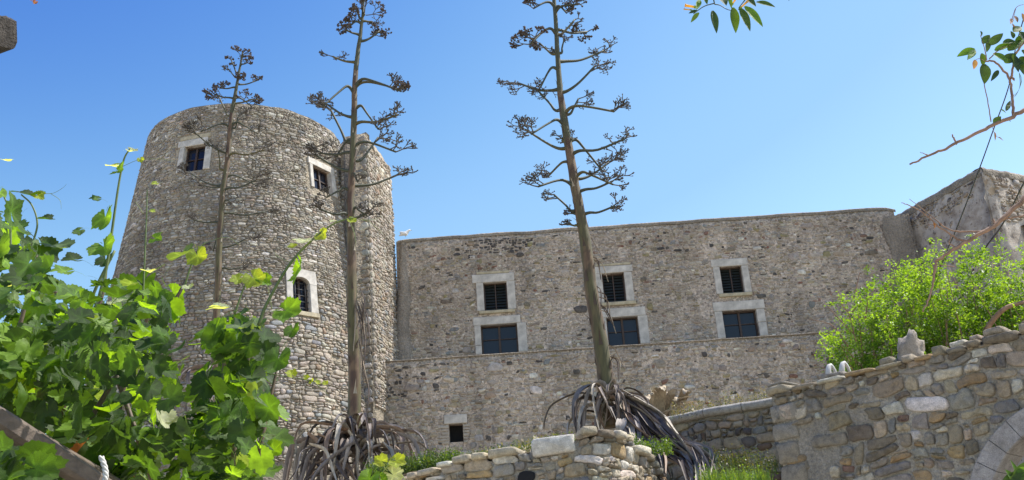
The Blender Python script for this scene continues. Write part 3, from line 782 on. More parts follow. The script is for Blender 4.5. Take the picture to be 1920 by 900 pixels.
def ccol(x, y, rg):
    if rg.random() < .12: return (.50, .46, .39)
masonry(NC, Sc, [(0, Lc, 2.2, 3.62)], [ub, (uh0, uh1, 3.13, 3.26)], .20, .095, .006, .034, 'near', M['stone_near'], keep=1, npt=14, rings=3, rnd=.16, wv=.9, jit=.9, seed=41, top=ctop, colf=ccol)
rblock(lambda u, v, d: Sc(u, v + (u - (UB0 + UB1) / 2) * .06, d), UB0, UB1, 3.385, 3.565, -.25, .09, (.56, .53, .47), M['stone_near'], NC, 'long_block', 4, .22, .08)
mb = MB(); g_ = stone_geo([(uh0, 3.16), ((uh0 + uh1) / 2, 3.135), (uh1, 3.15), (uh1, 3.24), ((uh0 + uh1) / 2, 3.262), (uh0 + .04, 3.25)], lambda u, v, d: Sc(u, v, d + .03), .002, .006, rng, 12, 2, .4); mb.add(*g_); mb.build('painted_gap', M['dark'], NC)  # near-black slab on the wall face, painted in for a hole's shade
# capping flags
mbt = []
u = .8
while u < Lc - .5:
    L_ = .16 + .2 * rng.random()
    if not (UB0 - .3 < u < UB1):
        z = ctop(u + L_ / 2)
        V = []; hh = .03 + .05 * rng.random()
        rblock(Sc, u, u + L_ - .015, z - .02, z + hh, -.28, .05 + .06 * rng.random(), pick('near', rng), M['stone_near'], NC, 'cap_stone', u)
    u += L_
# (b) thin kerb line of slabs behind it
KB = empty('kerb_edging', (-.5, 12, 3.5), 'thin line of pale edging slabs running up behind the dry stone wall', 'kerb')
kp = [(745, 886), (800, 873), (860, 862), (915, 850), (960, 838), (1003, 826)]
pk = [at(x, y, 12.2 - .12 * i) for i, (x, y) in enumerate(kp)]
pk = spline(pk, 4)
i = 0
while i < len(pk) - 2:
    a, b_ = pk[i], pk[i + 2]; d = (b_ - a); d = d * (.96 - .1 * rng.random()); nrm = Vector((d.y, -d.x, 0)).normalized(); upv = Vector((0, 0, 1))
    hh = .035 + .03 * rng.random(); V = []
    for zz in (-.12, hh):
        for q in (a, a + d, a + d - nrm * .22, a - nrm * .22): V.append(q + upv * zz + Vector((rng.uniform(-.01, .01), rng.uniform(-.02, .02), rng.uniform(-.01, .01))))
    MB().add(V, [(0, 1, 2, 3), (4, 5, 6, 7), (0, 1, 5, 4), (1, 2, 6, 5), (2, 3, 7, 6), (3, 0, 4, 7)], (.42, .37, .27)).build('slab', M['stone_near'], KB, smooth=False)
    i += 2
# soil bank under the kerb line
V = []; Fc = []
for i, p in enumerate(pk):
    V += [tuple(p + Vector((0, 0, -.02))), tuple(p + Vector((0, -.5, -.22))), tuple(p + Vector((.1, -1.2, -.5))), tuple(p + Vector((0, .5, -.05))), ]
for i in range(len(pk) - 1):
    for a, b_ in ((3, 0), (0, 1), (1, 2)): Fc.append((i * 4 + a, i * 4 + b_, i * 4 + 4 + b_, i * 4 + 4 + a))
tag(MB().add(V, Fc).build('soil_bank', M['soil']), kind='structure')

# (c) shaded wall with a smooth cap, between agave and right wall
NM = empty('capped_wall', (2.6, 13.2, 3), 'shaded rubble wall with a smooth grey cap running in behind the near wall', 'wall')
MP = [(1.15, 14.6), (1.84, 13.85), (2.46, 13.33), (3.2, 13.0), (4.3, 12.6)]
Smd, Lm = path_surf(MP)
core(NM, 'wall_body', Smd, 0, Lm, 2.4, 4.33, [], .15, M['mortar_near'], .03, None, .35, fr=3)
masonry(NM, Smd, [(0, Lm, 2.9, 4.27)], [], .19, .10, .008, .045, 'mid', M['stone_near'], keep=1, npt=10, rings=2, rnd=.4, wv=.9, seed=42, lay='c')
u = 0
while u < Lm:
    L_ = .35 + .4 * rng.random(); V = []; Fc = []
    K = 4
    for i in range(K + 1):
        uu = u + (L_ - .008) * i / K
        for d, z in ((.0, 4.29), (.075, 4.30), (.085, 4.37), (.04, 4.405), (-.3, 4.42), (-.4, 4.3)): V.append(Smd(uu, z + .008 * noise.noise(Vector((uu * 7, d * 8, 1))), d + .01 * noise.noise(Vector((uu * 7, z * 8, 1)))))
    for i in range(K):
        for k in range(5): Fc.append((i * 6 + k, (i + 1) * 6 + k, (i + 1) * 6 + k + 1, i * 6 + k + 1))
    MB().add(V, Fc, (.36, .34, .31)).build('cap_slab', M['stone_near'], NM); u += L_

# (d) near wall on the right, with a stone arch
NR = empty('arched_rubble_wall', (3.2, 8, 0), 'near rubble wall at the lower right with a pale cut stone arch', 'wall')
RA, RB = Vector((2.23, 9.0)), Vector((5.6, 5.735))
rd = (RB - RA).normalized(); rn = Vector((rd.y, -rd.x))
Sr = flat((RA.x, RA.y, 0), (rd.x, rd.y, 0), (rn.x, rn.y, 0)); Lr = (RB - RA).length
def rhit(px, py):
    d = ray(px, py); nn_ = Vector((rn.x, rn.y, 0)); P0 = Vector((RA.x, RA.y, 0))
    t = (P0 - EYE).dot(nn_) / d.dot(nn_); p = EYE + d * t
    return (p.x - RA.x) * rd.x + (p.y - RA.y) * rd.y, p.z
def circ(a, b_, c):
    ax, ay = a; bx, by = b_; cx, cy = c
    D = 2 * (ax * (by - cy) + bx * (cy - ay) + cx * (ay - by))
    ux = ((ax * ax + ay * ay) * (by - cy) + (bx * bx + by * by) * (cy - ay) + (cx * cx + cy * cy) * (ay - by)) / D
    uy = ((ax * ax + ay * ay) * (cx - bx) + (bx * bx + by * by) * (ax - cx) + (cx * cx + cy * cy) * (bx - ax)) / D
    return ux, uy, sqrt((ux - ax) ** 2 + (uy - ay) ** 2)
o1 = rhit(1862, 820); o2 = rhit(1920, 768)
i1 = rhit(1893, 845)
# a round arch: outer radius .95 through both outer points
RO = .92; mx_, my_ = (o1[0] + o2[0]) / 2, (o1[1] + o2[1]) / 2; hx, hy = (o2[0] - o1[0]) / 2, (o2[1] - o1[1]) / 2; hl = sqrt(hx * hx + hy * hy)
kk = sqrt(max(RO * RO - hl * hl, 0)) / hl; AU, AZ = mx_ + hy * kk, my_ - hx * kk
RI = RO - .17
arect = []
K = 14
for i in range(K):                                    # stepped rectangles that stand for the arch when stones are cut back
    a0 = AZ + RO * i / K; a1 = AZ + RO * (i + 1) / K; w_ = sqrt(max(RO * RO - (a0 - AZ) ** 2, 0)); arect.append((AU - w_, AU + w_, a0, a1))
arect.append((AU - RO, AU + RO, -1, AZ))
rtop = lambda u: 3.60 + .03 * noise.noise(Vector((u * 4, 8, 0)))
# body with the arch opening: rows of quads left and right of the opening
V = []; Fc = []; nz = 40; rows = []
def vadd(p): V.append(p); return len(V) - 1
RC = RO - .08
for j in range(nz + 1):
    z = (3.6 * j / nz)
    if z < AZ: w_ = RC
    else: w_ = sqrt(max(RC * RC - (z - AZ) ** 2, 0))
    rows.append((z, w_))
for side in (0, 1):
    prev = None
    for z, w_ in rows:
        zz = z if z < 3.59 else 3.6
        a, b_ = (0, AU - w_) if side == 0 else (AU + w_, Lr)
        ids = []
        for i in range(25):
            u = a + (b_ - a) * i / 24; edge = i in ((24,) if side == 0 else (0,))
            ids.append(vadd(Sr(u, rtop(u) - .04 if z > 3.59 else zz, 0 if edge else .02 * noise.noise(Vector((u * 5, z * 5, 0))))))
        if prev: 
            for i in range(24): Fc.append((prev[i], prev[i + 1], ids[i + 1], ids[i]))
        prev = ids
for i in range(24):
    u, u2 = Lr * i / 24, Lr * (i + 1) / 24
    q = [vadd(Sr(u, rtop(u) - .04, 0)), vadd(Sr(u2, rtop(u2) - .04, 0)), vadd(Sr(u2, rtop(u2) - .04, -.5)), vadd(Sr(u, rtop(u) - .04, -.5))]; Fc.append(tuple(q))
q = [vadd(Sr(0, 0, 0)), vadd(Sr(0, rtop(0) - .04, 0)), vadd(Sr(0, rtop(0) - .04, -.5)), vadd(Sr(0, 0, -.5))]; Fc.append(tuple(q))
for i in range(24):                                   # intrados
    a0, a1 = pi * i / 24, pi * (i + 1) / 24
    Fc.append(tuple(vadd(Sr(AU + cos(a) * RC, AZ + sin(a) * RC, d)) for a, d in ((a0, 0), (a1, 0), (a1, -.5), (a0, -.5))))
for s_ in (-1, 1): Fc.append(tuple(vadd(Sr(AU + s_ * RC, z, d)) for z, d in ((0, 0), (AZ, 0), (AZ, -.5), (0, -.5))))
MB().add(V, Fc).build('wall_body', M['mortar_near'], NR)
MB().add(*slab(Sr, AU - RO, AU + RO, 0, AZ + RO, -1.8, -1.7, .01)).build('doorway_back', M['dark'], NR)
def rcol(x, y, rg):
    if x < .5 and y < 3.3: return tuple(q * .9 for q in (.30, .26, .20)) if rg.random() < .7 else None
def rkeep(x, y): return .5 if x < .55 and y < 3.35 else .94
masonry(NR, Sr, [(.02, 3.9, 2.1, 3.60)], arect, .185, .098, .0085, .026, 'near', M['stone_near'], keep=rkeep, npt=16, rings=3, rnd=.2, wv=1.6, jit=.95, seed=43, colf=rcol, top=lambda u: rtop(u) - .02)
na = 15
for i in range(na):
    a0, a1 = pi * (i + .014) / na, pi * (i + .986) / na; V = []
    for d in (-.25, .045, .06):
        ins = 0 if d < .05 else .008
        for r_, a in ((RI + ins, a0), (RO - ins, a0), (RO - ins, (a0 + a1) / 2), (RO - ins, a1), (RI + ins, a1), (RI + ins, (a0 + a1) / 2)):
            V.append(Sr(AU + cos(a) * r_, AZ + sin(a) * r_, d))
    Fc = [(12, 13, 14, 15, 16, 17)]
    for k in (0, 6):
        for q in range(6): Fc.append((k + q, k + (q + 1) % 6, k + 6 + (q + 1) % 6, k + 6 + q))
    MB().add(V, Fc, (.36, .335, .32)).build('arch_block', M['stone_near'], NR, smooth=False)
# left end quoins and top flags
z = 2.3
while z < 3.45:
    h_ = .12 + .14 * rng.random(); L_ = .14 + .2 * rng.random()
    rblock(Sr, -.03 + rng.uniform(-.02, .02), L_, z, z + h_ - .015, -.45, .03, rng.choice([(.30, .26, .2), (.33, .30, .25), (.42, .38, .31)]), M['stone_near'], NR, 'quoin', z, .22, .07); z += h_
u = -.05
while u < 4.2:
    L_ = .07 + .24 * rng.random() ** 1.4; z = rtop(u) - .045; hh = .035 + .055 * rng.random(); ov = .03 * rng.random()
    rblock(Sr, u, u + L_ - .006, z, z + hh, -.5 + .1 * rng.random(), ov + .045, pick('near', rng), M['stone_near'], NR, 'cap_stone', u * 3, .34, .14)
    if rng.random() < .55: rblock(Sr, u + .02, u + L_ * rng.uniform(.6, 1), z + hh - .005, z + hh + .02 + .045 * rng.random(), -.42, ov - .02 + .05 * rng.random(), pick('near', rng), M['stone_near'], NR, 'cap_stone', u * 5, .34, .16)
    u += L_
def rock(name, P, sx, sy, sz, col, mt, parent=None, seed=0, rot=0):
    V = []; Fc = []; na, nb = 20, 14
    for j in range(nb + 1):
        ph = pi * j / nb
        for i in range(na):
            a = 2 * pi * i / na; q = Vector((sin(ph) * cos(a), sin(ph) * sin(a), cos(ph)))
            k = 1 + .55 * noise.noise(q * 1.5 + Vector((seed * 7, 0, 0))) + .3 * noise.noise(q * 3.3 + Vector((seed, 3, 0)))
            q = Vector((q.x * sx, q.y * sy, q.z * sz)) * k
            V.append(P + Matrix.Rotation(rot, 3, 'Y') @ q)
    for j in range(nb):
        for i in range(na): Fc.append((j * na + i, j * na + (i + 1) % na, (j + 1) * na + (i + 1) % na, (j + 1) * na + i))
    return MB().add(V, Fc, col).build(name, mt, parent)
u_, z_ = rhit(1688, 668); 
tag(rock('standing_stone', Sr(u_, 3.70, -.2), .11, .06, .16, (.36, .31, .26), M['stone_near'], seed=3, rot=.5), 'pointed grey stone standing upright on top of the near right wall', 'stone')
# two white curved pieces on the wall top
for k, (px, py, h_, lb) in enumerate([(1546, 682, .13, 'left one of two small white curved pieces on the near wall top'), (1571, 674, .12, 'right one of two small white curved pieces, nearer the green bush')]):
    u_, z_ = rhit(px, py + 8); b_ = Sr(u_, 3.62, -.12); mb = MB(); pts = []
    for i in range(9):
        a = pi * i / 8; pts.append(b_ + Vector((-cos(a) * .045, -cos(a) * .03, sin(a) * h_ * .9 + (0 if i < 5 else -.01))))
    tube(mb, pts, [.022, .026, .024, .02, .018, .016, .014, .013, .012], 7)
    o = mb.build('white_hook', M['white']); tag(o, lb, 'ornament', 'white curved pieces on the near wall')

# ------------------------------------------------------------------ bird on the castle wall
bp = Vector((-3.62, 31.75, 14.80)); mb = MB()
BD = empty('gull', bp, 'small white bird perched on the castle wall beside the tower', 'bird')
def ell(mb, c, a, b_, cc, rot=None, n1=10, n2=7, col=(1, 1, 1)):
    V = []; Fc = []
    for j in range(n2 + 1):
        ph = pi * j / n2
        for i in range(n1):
            t = 2 * pi * i / n1; q = Vector((a * sin(ph) * cos(t), b_ * sin(ph) * sin(t), cc * cos(ph)))
            if rot: q = rot @ q
            V.append(c + q)
    for j in range(n2):
        for i in range(n1): Fc.append((j * n1 + i, j * n1 + (i + 1) % n1, (j + 1) * n1 + (i + 1) % n1, (j + 1) * n1 + i))
    mb.add(V, Fc, col)
pts = [bp + Vector(q) for q in ((-.20, 0, .05), (-.1, 0, .09), (0, 0, .12), (.08, 0, .16), (.13, 0, .22), (.17, 0, .235), (.20, 0, .225))]
tube(mb, pts, [.012, .045, .07, .06, .036, .036, .012], 10); mb.build('body', M['feather'], BD)
for s_ in (-1, 1):
    mb = MB(); ell(mb, bp + Vector((-.04, s_ * .06, .125)), .14, .015, .045, Matrix.Rotation(.3, 3, 'Y')); mb.build('wing', M['feather'], BD)
    mb = MB(); tube(mb, [bp + Vector((.02, s_ * .02, .07)), bp + Vector((.02, s_ * .02, 0))], [.006, .006], 5); mb.build('leg', M['marble_y'], BD)
mb = MB(); tube(mb, [bp + Vector((.20, 0, .225)), bp + Vector((.25, 0, .215))], [.01, .002], 6); mb.build('beak', M['marble_y'], BD)

# ------------------------------------------------------------------ agaves
GREEN = (.06, .066, .036); OLIVE = (.085, .074, .025); BROWN = (.085, .044, .025); TAN = (.15, .092, .048)
def panicle(mb, p, d, L, lev, rg, dense, r):
    e = p + d * L; tube(mb, [p, (p + e) / 2 + Vector((0, 0, -.02 * L)), e], [r, r * .85, r * .75], 4, (.085, .075, .06), cap=False)
    if lev == 0:
        k = 3 if dense else 2
        for _ in range(k):
            q = (d + Vector((rg.uniform(-.7, .7), rg.uniform(-.7, .7), rg.uniform(0, .9)))).normalized(); Lp = L * (1.0 if dense else .55); rr = r * (2.5 if dense else 1.4)
            tube(mb, [e, e + q * Lp * .5, e + q * Lp], [r * .6, rr, r * .25], 4, (.075, .05, .035) if dense else (.07, .06, .05), cap=False)
        return
    for _ in range(3 if rg.random() < .72 else 2):
        q = Vector((d.x * .8, d.y * .8, d.z * .45)) + Vector((rg.uniform(-.85, .85), rg.uniform(-.85, .85), rg.uniform(-.22, .5))); q.normalize()
        panicle(mb, e, q, L * rg.uniform(.65, .85), lev - 1, rg, dense, r * .8)
def agave(stalk_px, Y, widths, branches, label, seed, rootz=None, lean=0):
    rg = random.Random(seed); sc = Y / F / .93
    sp = [at(x, y, Y) for x, y in stalk_px]
    base = sp[-1].copy()
    A = empty('flowered_agave', base, label, 'agave', 'tall dried agave flower stalks')
    P = [p + Vector((noise.noise(Vector((p.z * .9, seed, 0))), 0, 0)) * .03 + Vector((noise.noise(Vector((p.z * 4, seed, 5))), 0, 0)) * .008 for p in spline(sp, 18)]; W = lerpl([w_ * sc / 2 for w_ in widths], len(P)); mb = MB()
    n_ = 14; vs = []; fs = []; cols = []
    tube(mb, P, W, n_)
    c2 = []
    for i, p in enumerate(P):
        f = i / (len(P) - 1)
        for k in range(n_):
            q = noise.noise(Vector((cos(k * .45) * 1.5, f * 14, seed))); q2 = noise.noise(Vector((cos(k * .45) * 2, f * 30, seed + 5)))
            a = Vector(GREEN).lerp(Vector(OLIVE), min(1, f * 1.6)); 
            if f > .3: a = a.lerp(Vector(TAN if q2 > 0 else BROWN), max(0, min(.95, q * 2.6 + .45)))
            c2.append(tuple(a))
    mb.c = c2[:]
    while len(mb.c) < len(mb.v): mb.c.append(GREEN)
    mb.build('stalk', M['stalk'], A)
    # bracts: pointed scales up the stalk with a dark scar
    nb = 52
    for k in range(nb):
        f = .22 + .76 * (k + rg.random() * .6) / nb; i = int(f * (len(P) - 2)); p = P[i]; r = W[i]; a = k * 2.4 + rg.random() * .5
        o_ = Vector((cos(a), sin(a), 0)); t = Vector((-sin(a), cos(a), 0)); up = (P[max(i - 1, 0)] - P[i + 1]).normalized(); h = r * rg.uniform(1.0, 2.2); w_ = r * .30
        b0 = p + o_ * r * .97
        h = h + .02
        V = [b0 - t * w_, b0 + t * w_, b0 + o_ * r * .12 + up * h * .5 + t * w_ * .4, b0 + o_ * r * .12 + up * h * .5 - t * w_ * .4, b0 + o_ * r * rg.uniform(.3, 1.3) + up * h, b0 + o_ * r * .12]
        MB().add(V, [(0, 5, 3), (5, 1, 2), (5, 2, 3), (3, 2, 4)], (.07, .045, .03) if rg.random() < .8 else (.36, .31, .24)).build('bract', M['deadleaf'], A)
    for (ax, ay, ex, ey, rr, dense) in branches:
        dy = rg.uniform(-.45, .45) * (abs(ex - ax) / 80 + .2); a = at(ax, ay, Y); e = at(ex, ey, Y + dy)
        # start on the stalk axis at that height
        i = min(range(len(P)), key=lambda q: abs(P[q].z - a.z)); a = P[i].copy(); r0 = W[i]
        size = rr * sc * 1.6; dv = e - a; L = max(dv.length, .05)
        hz = Vector((dv.x, dv.y, 0)); hz = hz.normalized() if hz.length > .01 else Vector((1, 0, 0))
        if dv.z > 0: c1 = a + dv * .45 + Vector((0, 0, -.07 * L)); 
        else: c1 = a + dv * .4 + Vector((0, 0, .10 * L))
        sq = min(size, L * .9); e2 = e - hz * sq * .42 - Vector((0, 0, sq * .2))
        pts = spline([a, a + hz * (r0 + .1 * L) + Vector((0, 0, .03 * L if dv.z > 0 else .1 * L)), c1, e2], 4)
        rb = max(.010, .016 + L * .006) * (.8 if seed == 1 else 1)
        mb = MB(); tube(mb, pts, lerpl([rb * 1.5, rb * 1.05, rb * .8, rb * .7], len(pts)), 6, tuple(Vector(GREEN) * .8 if rg.random() < .8 else Vector(OLIVE)))
        br = mb.build('branch', M['stalk'], A)
        cl = MB(); dd = (hz + Vector((0, 0, .55))).normalized(); lev = 3
        st = pts[-1]; S0 = size * (.42 if not dense else .34)
        ks = 4 if dense else 3
        for q in range(ks):
            d2 = (hz * rg.uniform(.1, 1.0) + Vector((rg.uniform(-.5, .5), rg.uniform(-.7, .7), rg.uniform(-.1, .6)))).normalized()
            panicle(cl, st - (pts[-1] - pts[-3]).normalized() * size * .22 * q, d2, S0 * rg.uniform(.8, 1.1), lev, rg, dense, max(.0085, rb * .55))
        cl.build('seed_cluster', M['pods'], br)
    return A, P, W
def ribbon(mb, pts, widths, col, up=Vector((0, 0, 1)), fold=.35, twist=0.0, th=.006, rg=rng):
    """a channelled leaf blade swept along pts"""
    P = [Vector(p) for p in pts]; V = []; Fc = []; side = None
    for i, p in enumerate(P):
        d = (P[min(i + 1, len(P) - 1)] - P[max(i - 1, 0)]).normalized()
        s = d.cross(up)
        if s.length < .15: s = side if side is not None else frame_of(d)[0]
        s = s.normalized()
        if side is not None and s.dot(side) < 0: s = -s
        side = s.lerp(side, .5).normalized() if side is not None else s
        s = Matrix.Rotation(twist * i / len(P), 3, d) @ side; nn_ = s.cross(d).normalized(); w_ = widths[i]
        e = w_ * .07 * sin(i * 2.1); cr = (.06, -.05, .05, -.08, .05, -.05, .06)
        for q in range(7):
            f = q / 3 - 1; V.append(p + s * w_ * f + nn_ * (w_ * (fold * f * f + cr[q] * 1.6) + e * f) - nn_ * (th if q == 3 else 0))
    for i in range(len(P) - 1):
        for k in range(6): Fc.append((i * 7 + k, i * 7 + k + 1, i * 7 + 8 + k, i * 7 + 7 + k))
    mb.add(V, Fc, col)
DEAD = [(.28, .24, .21), (.20, .165, .145), (.34, .28, .235), (.12, .09, .075), (.22, .185, .17), (.40, .35, .28), (.08, .06, .05), (.26, .18, .13)]
def hanging_leaf(A, base, az, out_, rise, drop, width, rg, col=None):
    h = Vector((cos(az), sin(az), 0)); s = Vector((-sin(az), cos(az), 0)) * rg.uniform(-.12, .12)
    wob = lambda: Vector((rg.uniform(-.035, .035), rg.uniform(-.035, .035), rg.uniform(-.03, .03)))
    P = spline([base, wob() * .6 + base + h * out_ * .45 + Vector((0, 0, rise)), base + h * out_ + s + Vector((0, 0, rise * .6)), wob() + base + h * out_ * 1.18 + s * 2 + Vector((0, 0, rise * .5 - drop * .5)), wob() * 2 + base + h * out_ * rg.uniform(.9, 1.35) + s * 3 + Vector((0, 0, rise * .4 - drop))], 4)
    Wd = lerpl([width * .9, width, width * .8, width * .55, width * .05], len(P)); mb = MB()
    c = col or rg.choice(DEAD); ribbon(mb, P, Wd, c, fold=rg.uniform(.2, .8), twist=rg.uniform(-1.2, 1.2), rg=rg)
    mb.build('leaf', M['deadleaf'], A)

D_, n0 = True, False
A3, P3, W3 = agave([(1030, -75), (1037, -10), (1043, 60), (1048, 150), (1057, 220), (1070, 300), (1084, 380), (1100, 470), (1113, 560), (1126, 650), (1140, 745), (1150, 800)], 13,
    [7, 8, 9, 11, 15, 17, 19, 22, 24, 27, 31, 33],
    [(1038, 14, 990, 8, 19, D_), (1041, 66, 980, 72, 26, D_), (1045, 100, 1003, 80, 16, D_), (1040, 130, 998, 158, 24, n0), (1045, 168, 960, 155, 25, n0), (1050, 204, 1000, 168, 14, n0),
     (1052, 236, 985, 243, 20, n0), (1060, 277, 972, 240, 22, n0), (1065, 307, 1018, 330, 18, n0), (1072, 353, 995, 340, 24, n0), (1078, 395, 1028, 362, 16, n0), (1083, 424, 1060, 417, 10, n0), (1078, 400, 1063, 398, 12, n0), (1060, 262, 1045, 257, 12, n0), (1062, 264, 1078, 256, 11, n0),
     (1040, 24, 1090, 2, 13, D_), (1042, 15, 1072, 18, 17, D_), (1047, 66, 1085, 34, 13, n0), (1050, 56, 1110, 58, 20, D_), (1048, 97, 1064, 72, 11, n0), (1045, 92, 1030, 90, 10, n0), (1052, 113, 1142, 92, 20, n0), (1058, 175, 1130, 115, 24, n0), (1065, 214, 1098, 178, 22, n0), (1065, 217, 1163, 200, 20, n0),
     (1072, 270, 1142, 312, 26, n0), (1077, 290, 1185, 250, 22, n0), (1084, 336, 1155, 300, 24, n0), (1087, 360, 1165, 328, 26, n0), (1080, 333, 1160, 338, 18, n0), (1098, 405, 1163, 379, 17, n0), (1040, -30, 1000, -40, 16, D_), (1036, -40, 1075, -50, 16, D_), (1032, -70, 1030, -85, 22, D_)],
    'tallest dried agave stalk, thick and leaning, in front of the castle wall middle', 3)
A2, P2, W2 = agave([(684, -12), (681, 20), (676, 60), (668, 130), (664, 220), (660, 300), (657, 400), (660, 500), (662, 600), (663, 700), (664, 830)], 13,
    [4, 5, 7, 10, 12, 13, 16, 18, 20, 22, 25],
    [(681, 30, 683, 10, 25, D_), (680, 36, 664, 12, 14, D_), (680, 40, 706, 38, 13, n0), (674, 45, 648, 42, 16, D_), (672, 66, 640, 50, 14, D_), (676, 76, 722, 55, 18, D_), (666, 115, 615, 103, 14, n0), (664, 176, 592, 190, 22, n0), (662, 220, 600, 190, 22, n0), (660, 264, 612, 205, 19, n0),
     (660, 262, 620, 292, 20, n0), (658, 287, 588, 284, 20, n0), (656, 322, 580, 285, 16, n0), (658, 360, 605, 365, 12, n0), (658, 405, 590, 385, 15, n0),
     (672, 163, 762, 163, 18, D_), (672, 166, 745, 158, 16, n0), (671, 207, 722, 236, 20, n0), (671, 231, 758, 208, 18, n0), (668, 301, 722, 255, 24, n0), (668, 275, 755, 278, 20, n0), (666, 346, 755, 325, 20, n0), (666, 412, 705, 388, 16, n0), (665, 392, 695, 402, 9, n0), (660, 330, 675, 335, 12, n0)],
    'middle height dried agave stalk standing upright in front of the tower edge', 2)
A1, P1, W1 = agave([(455, 96), (447, 140), (441, 180), (434, 230), (426, 300), (417, 370), (412, 450), (408, 540), (404, 640), (402, 720)], 15.5,
    [3, 5, 7, 10, 10.5, 11, 12, 13, 13, 13],
    [(455, 104, 456, 98, 15, D_), (451, 122, 468, 112, 11, D_), (449, 136, 430, 112, 9, D_), (447, 145, 424, 128, 8, n0), (446, 150, 450, 140, 10, D_), (447, 157, 488, 150, 10, D_), (443, 165, 405, 163, 13, D_), (441, 184, 392, 172, 17, D_), (437, 215, 405, 180, 12, n0),
     (445, 196, 483, 180, 18, D_), (443, 186, 478, 198, 10, n0), (437, 240, 458, 212, 17, n0), (434, 237, 492, 246, 14, n0), (430, 242, 365, 240, 18, n0), (424, 290, 352, 240, 16, n0), (427, 292, 505, 275, 17, n0), (420, 320, 398, 268, 14, n0), (418, 345, 345, 320, 18, n0), (416, 352, 372, 345, 14, n0), (422, 358, 490, 330, 18, n0), (424, 334, 492, 345, 14, n0),
     (418, 400, 512, 393, 17, n0), (414, 380, 440, 375, 12, n0), (413, 420, 352, 408, 15, n0), (414, 462, 478, 440, 17, n0), (412, 505, 462, 498, 11, n0), (410, 440, 395, 470, 10, n0)],
    'shortest and slimmest dried agave stalk in front of the round tower', 1)
rg = random.Random(5)
# rosette of agave 3 and its trailing dead leaves
b3 = at(1147, 765, 13)
for k in range(34):
    hanging_leaf(A3, b3 + Vector((rg.uniform(-.1, .1), rg.uniform(-.1, .1), rg.uniform(-.2, .15))), rg.uniform(-pi, .3) if k < 26 else rg.uniform(-pi, pi), rg.uniform(.15, .5), rg.uniform(.0, .22), rg.uniform(.35, .75), rg.uniform(.014, .042), rg)
hanging_leaf(A3, b3, pi * .98, .75, .22, .3, .03, rg, (.12, .11, .105)); hanging_leaf(A3, b3, pi * 1.05, .45, .28, .7, .06, rg, (.17, .15, .14)); hanging_leaf(A3, b3, -2.2, .35, .3, .75, .05, rg, (.2, .18, .17))
for k in range(62):
    f = rg.random(); j = lambda a: rg.uniform(-a, a)
    P = [at(1165 + j(15), 745 + j(20) + f * 30, 12.9), at(1200 + j(15) + 20 * (1 - f), 775 + f * 40 + j(10), 12.6), at(1245 + 25 * (1 - f) + j(20), 810 + f * 45 + j(12), 12.2), at(1290 + 30 * (1 - f) + j(20), 850 + 35 * f + j(12), 11.8), at(1310 + 25 * (1 - f) + j(25), 915 + 25 * f, 11.5 + j(.2))]
    if k < 16: P = [at(1160 + j(15), 765 + j(15), 12.8), at(1185 + j(20), 800 + j(15), 12.5), at(1215 + j(25), 850 + j(15), 11.9), at(1235 + j(30), 905 + j(15), 11.4)]
    P = spline(P, 5); mb = MB(); wd = rg.uniform(.012, .04)
    ribbon(mb, P, lerpl([wd, wd * 1.1, wd, wd * .8, .006], len(P)), rg.choice(DEAD), fold=rg.uniform(.2, .9), twist=rg.uniform(-2, 2), rg=rg); mb.build('leaf', M['deadleaf'], A3)
mb = MB(); P = spline([at(1115, 770, 12.6), at(1160, 778, 12.2), at(1164, 800, 12.1), at(1161, 830, 12.1)], 5)
ribbon(mb, spline([at(1166, 785, 12.2), at(1165, 800, 12.1), at(1163, 828, 12.1)], 4), lerpl([.05, .07, .06, .03], 9), (.36, .31, .26), fold=.2); mb.build('leaf', M['deadleaf'], A3)
# rosette of agave 2
b2 = at(664, 815, 13)
for k in range(44):
    a = at(664 + rg.uniform(-95, 85), 820 + rg.uniform(-15, 70), 12.6 + rg.uniform(-.3, .3)); sd = rg.choice((-1, 1)); d_ = Vector((sd * rg.uniform(.05, .5), rg.uniform(-.3, .1), -rg.uniform(.15, .55)))
    mb = MB(); wd = rg.uniform(.012, .045); ribbon(mb, spline([a, a + d_ * .5 + Vector((sd * .05, 0, rg.uniform(.0, .1))), a + d_, a + d_ * 1.3 + Vector((0, 0, -.1))], 4), lerpl([wd * .7, wd, wd * .8, .006], 13), rg.choice(DEAD), fold=rg.uniform(.2, 1.1), twist=rg.uniform(-3, 3), rg=rg); mb.build('leaf', M['deadleaf'], A2)
for k in range(64):
    az = rg.uniform(-pi, 0) if k < 52 else rg.uniform(0, pi)
    hanging_leaf(A2, b2 + Vector((rg.uniform(-.12, .12), rg.uniform(-.1, .1), rg.uniform(-.35, .1))), az, rg.uniform(.1, .6), rg.uniform(.0, .16), rg.uniform(.3, 1.0), rg.uniform(.014, .052), rg)
for az, o_, ri, dr, wd in ((-.25, .62, .16, .5, .06), (-.05, .8, .1, .5, .035), (pi + .1, .75, .06, .75, .06), (pi + .3, .6, -.02, .8, .07), (pi - .2, .5, .1, .9, .05), (-2.0, .25, .22, .8, .075), (-.9, .28, .12, .7, .09)):
    hanging_leaf(A2, b2 + Vector((0, 0, -.1)), az, o_, ri, dr, wd, rg, rg.choice(DEAD[:5]))
for k in range(14):                                   # dry threads up the stalk foot
    i = int(len(P2) * rg.uniform(.72, .9)); p = P2[i] + Vector((rg.uniform(.05, .16), -.1, 0))
    mb = MB(); ribbon(mb, spline([p, p + Vector((rg.uniform(0, .08), -.03, -.25)), p + Vector((rg.uniform(-.05, .14), -.04, -.6))], 4), lerpl([.004, .014, .004], 9), rg.choice([(.42, .33, .24), (.3, .24, .18), (.16, .12, .1)]), fold=.5); mb.build('bract', M['deadleaf'], A2)
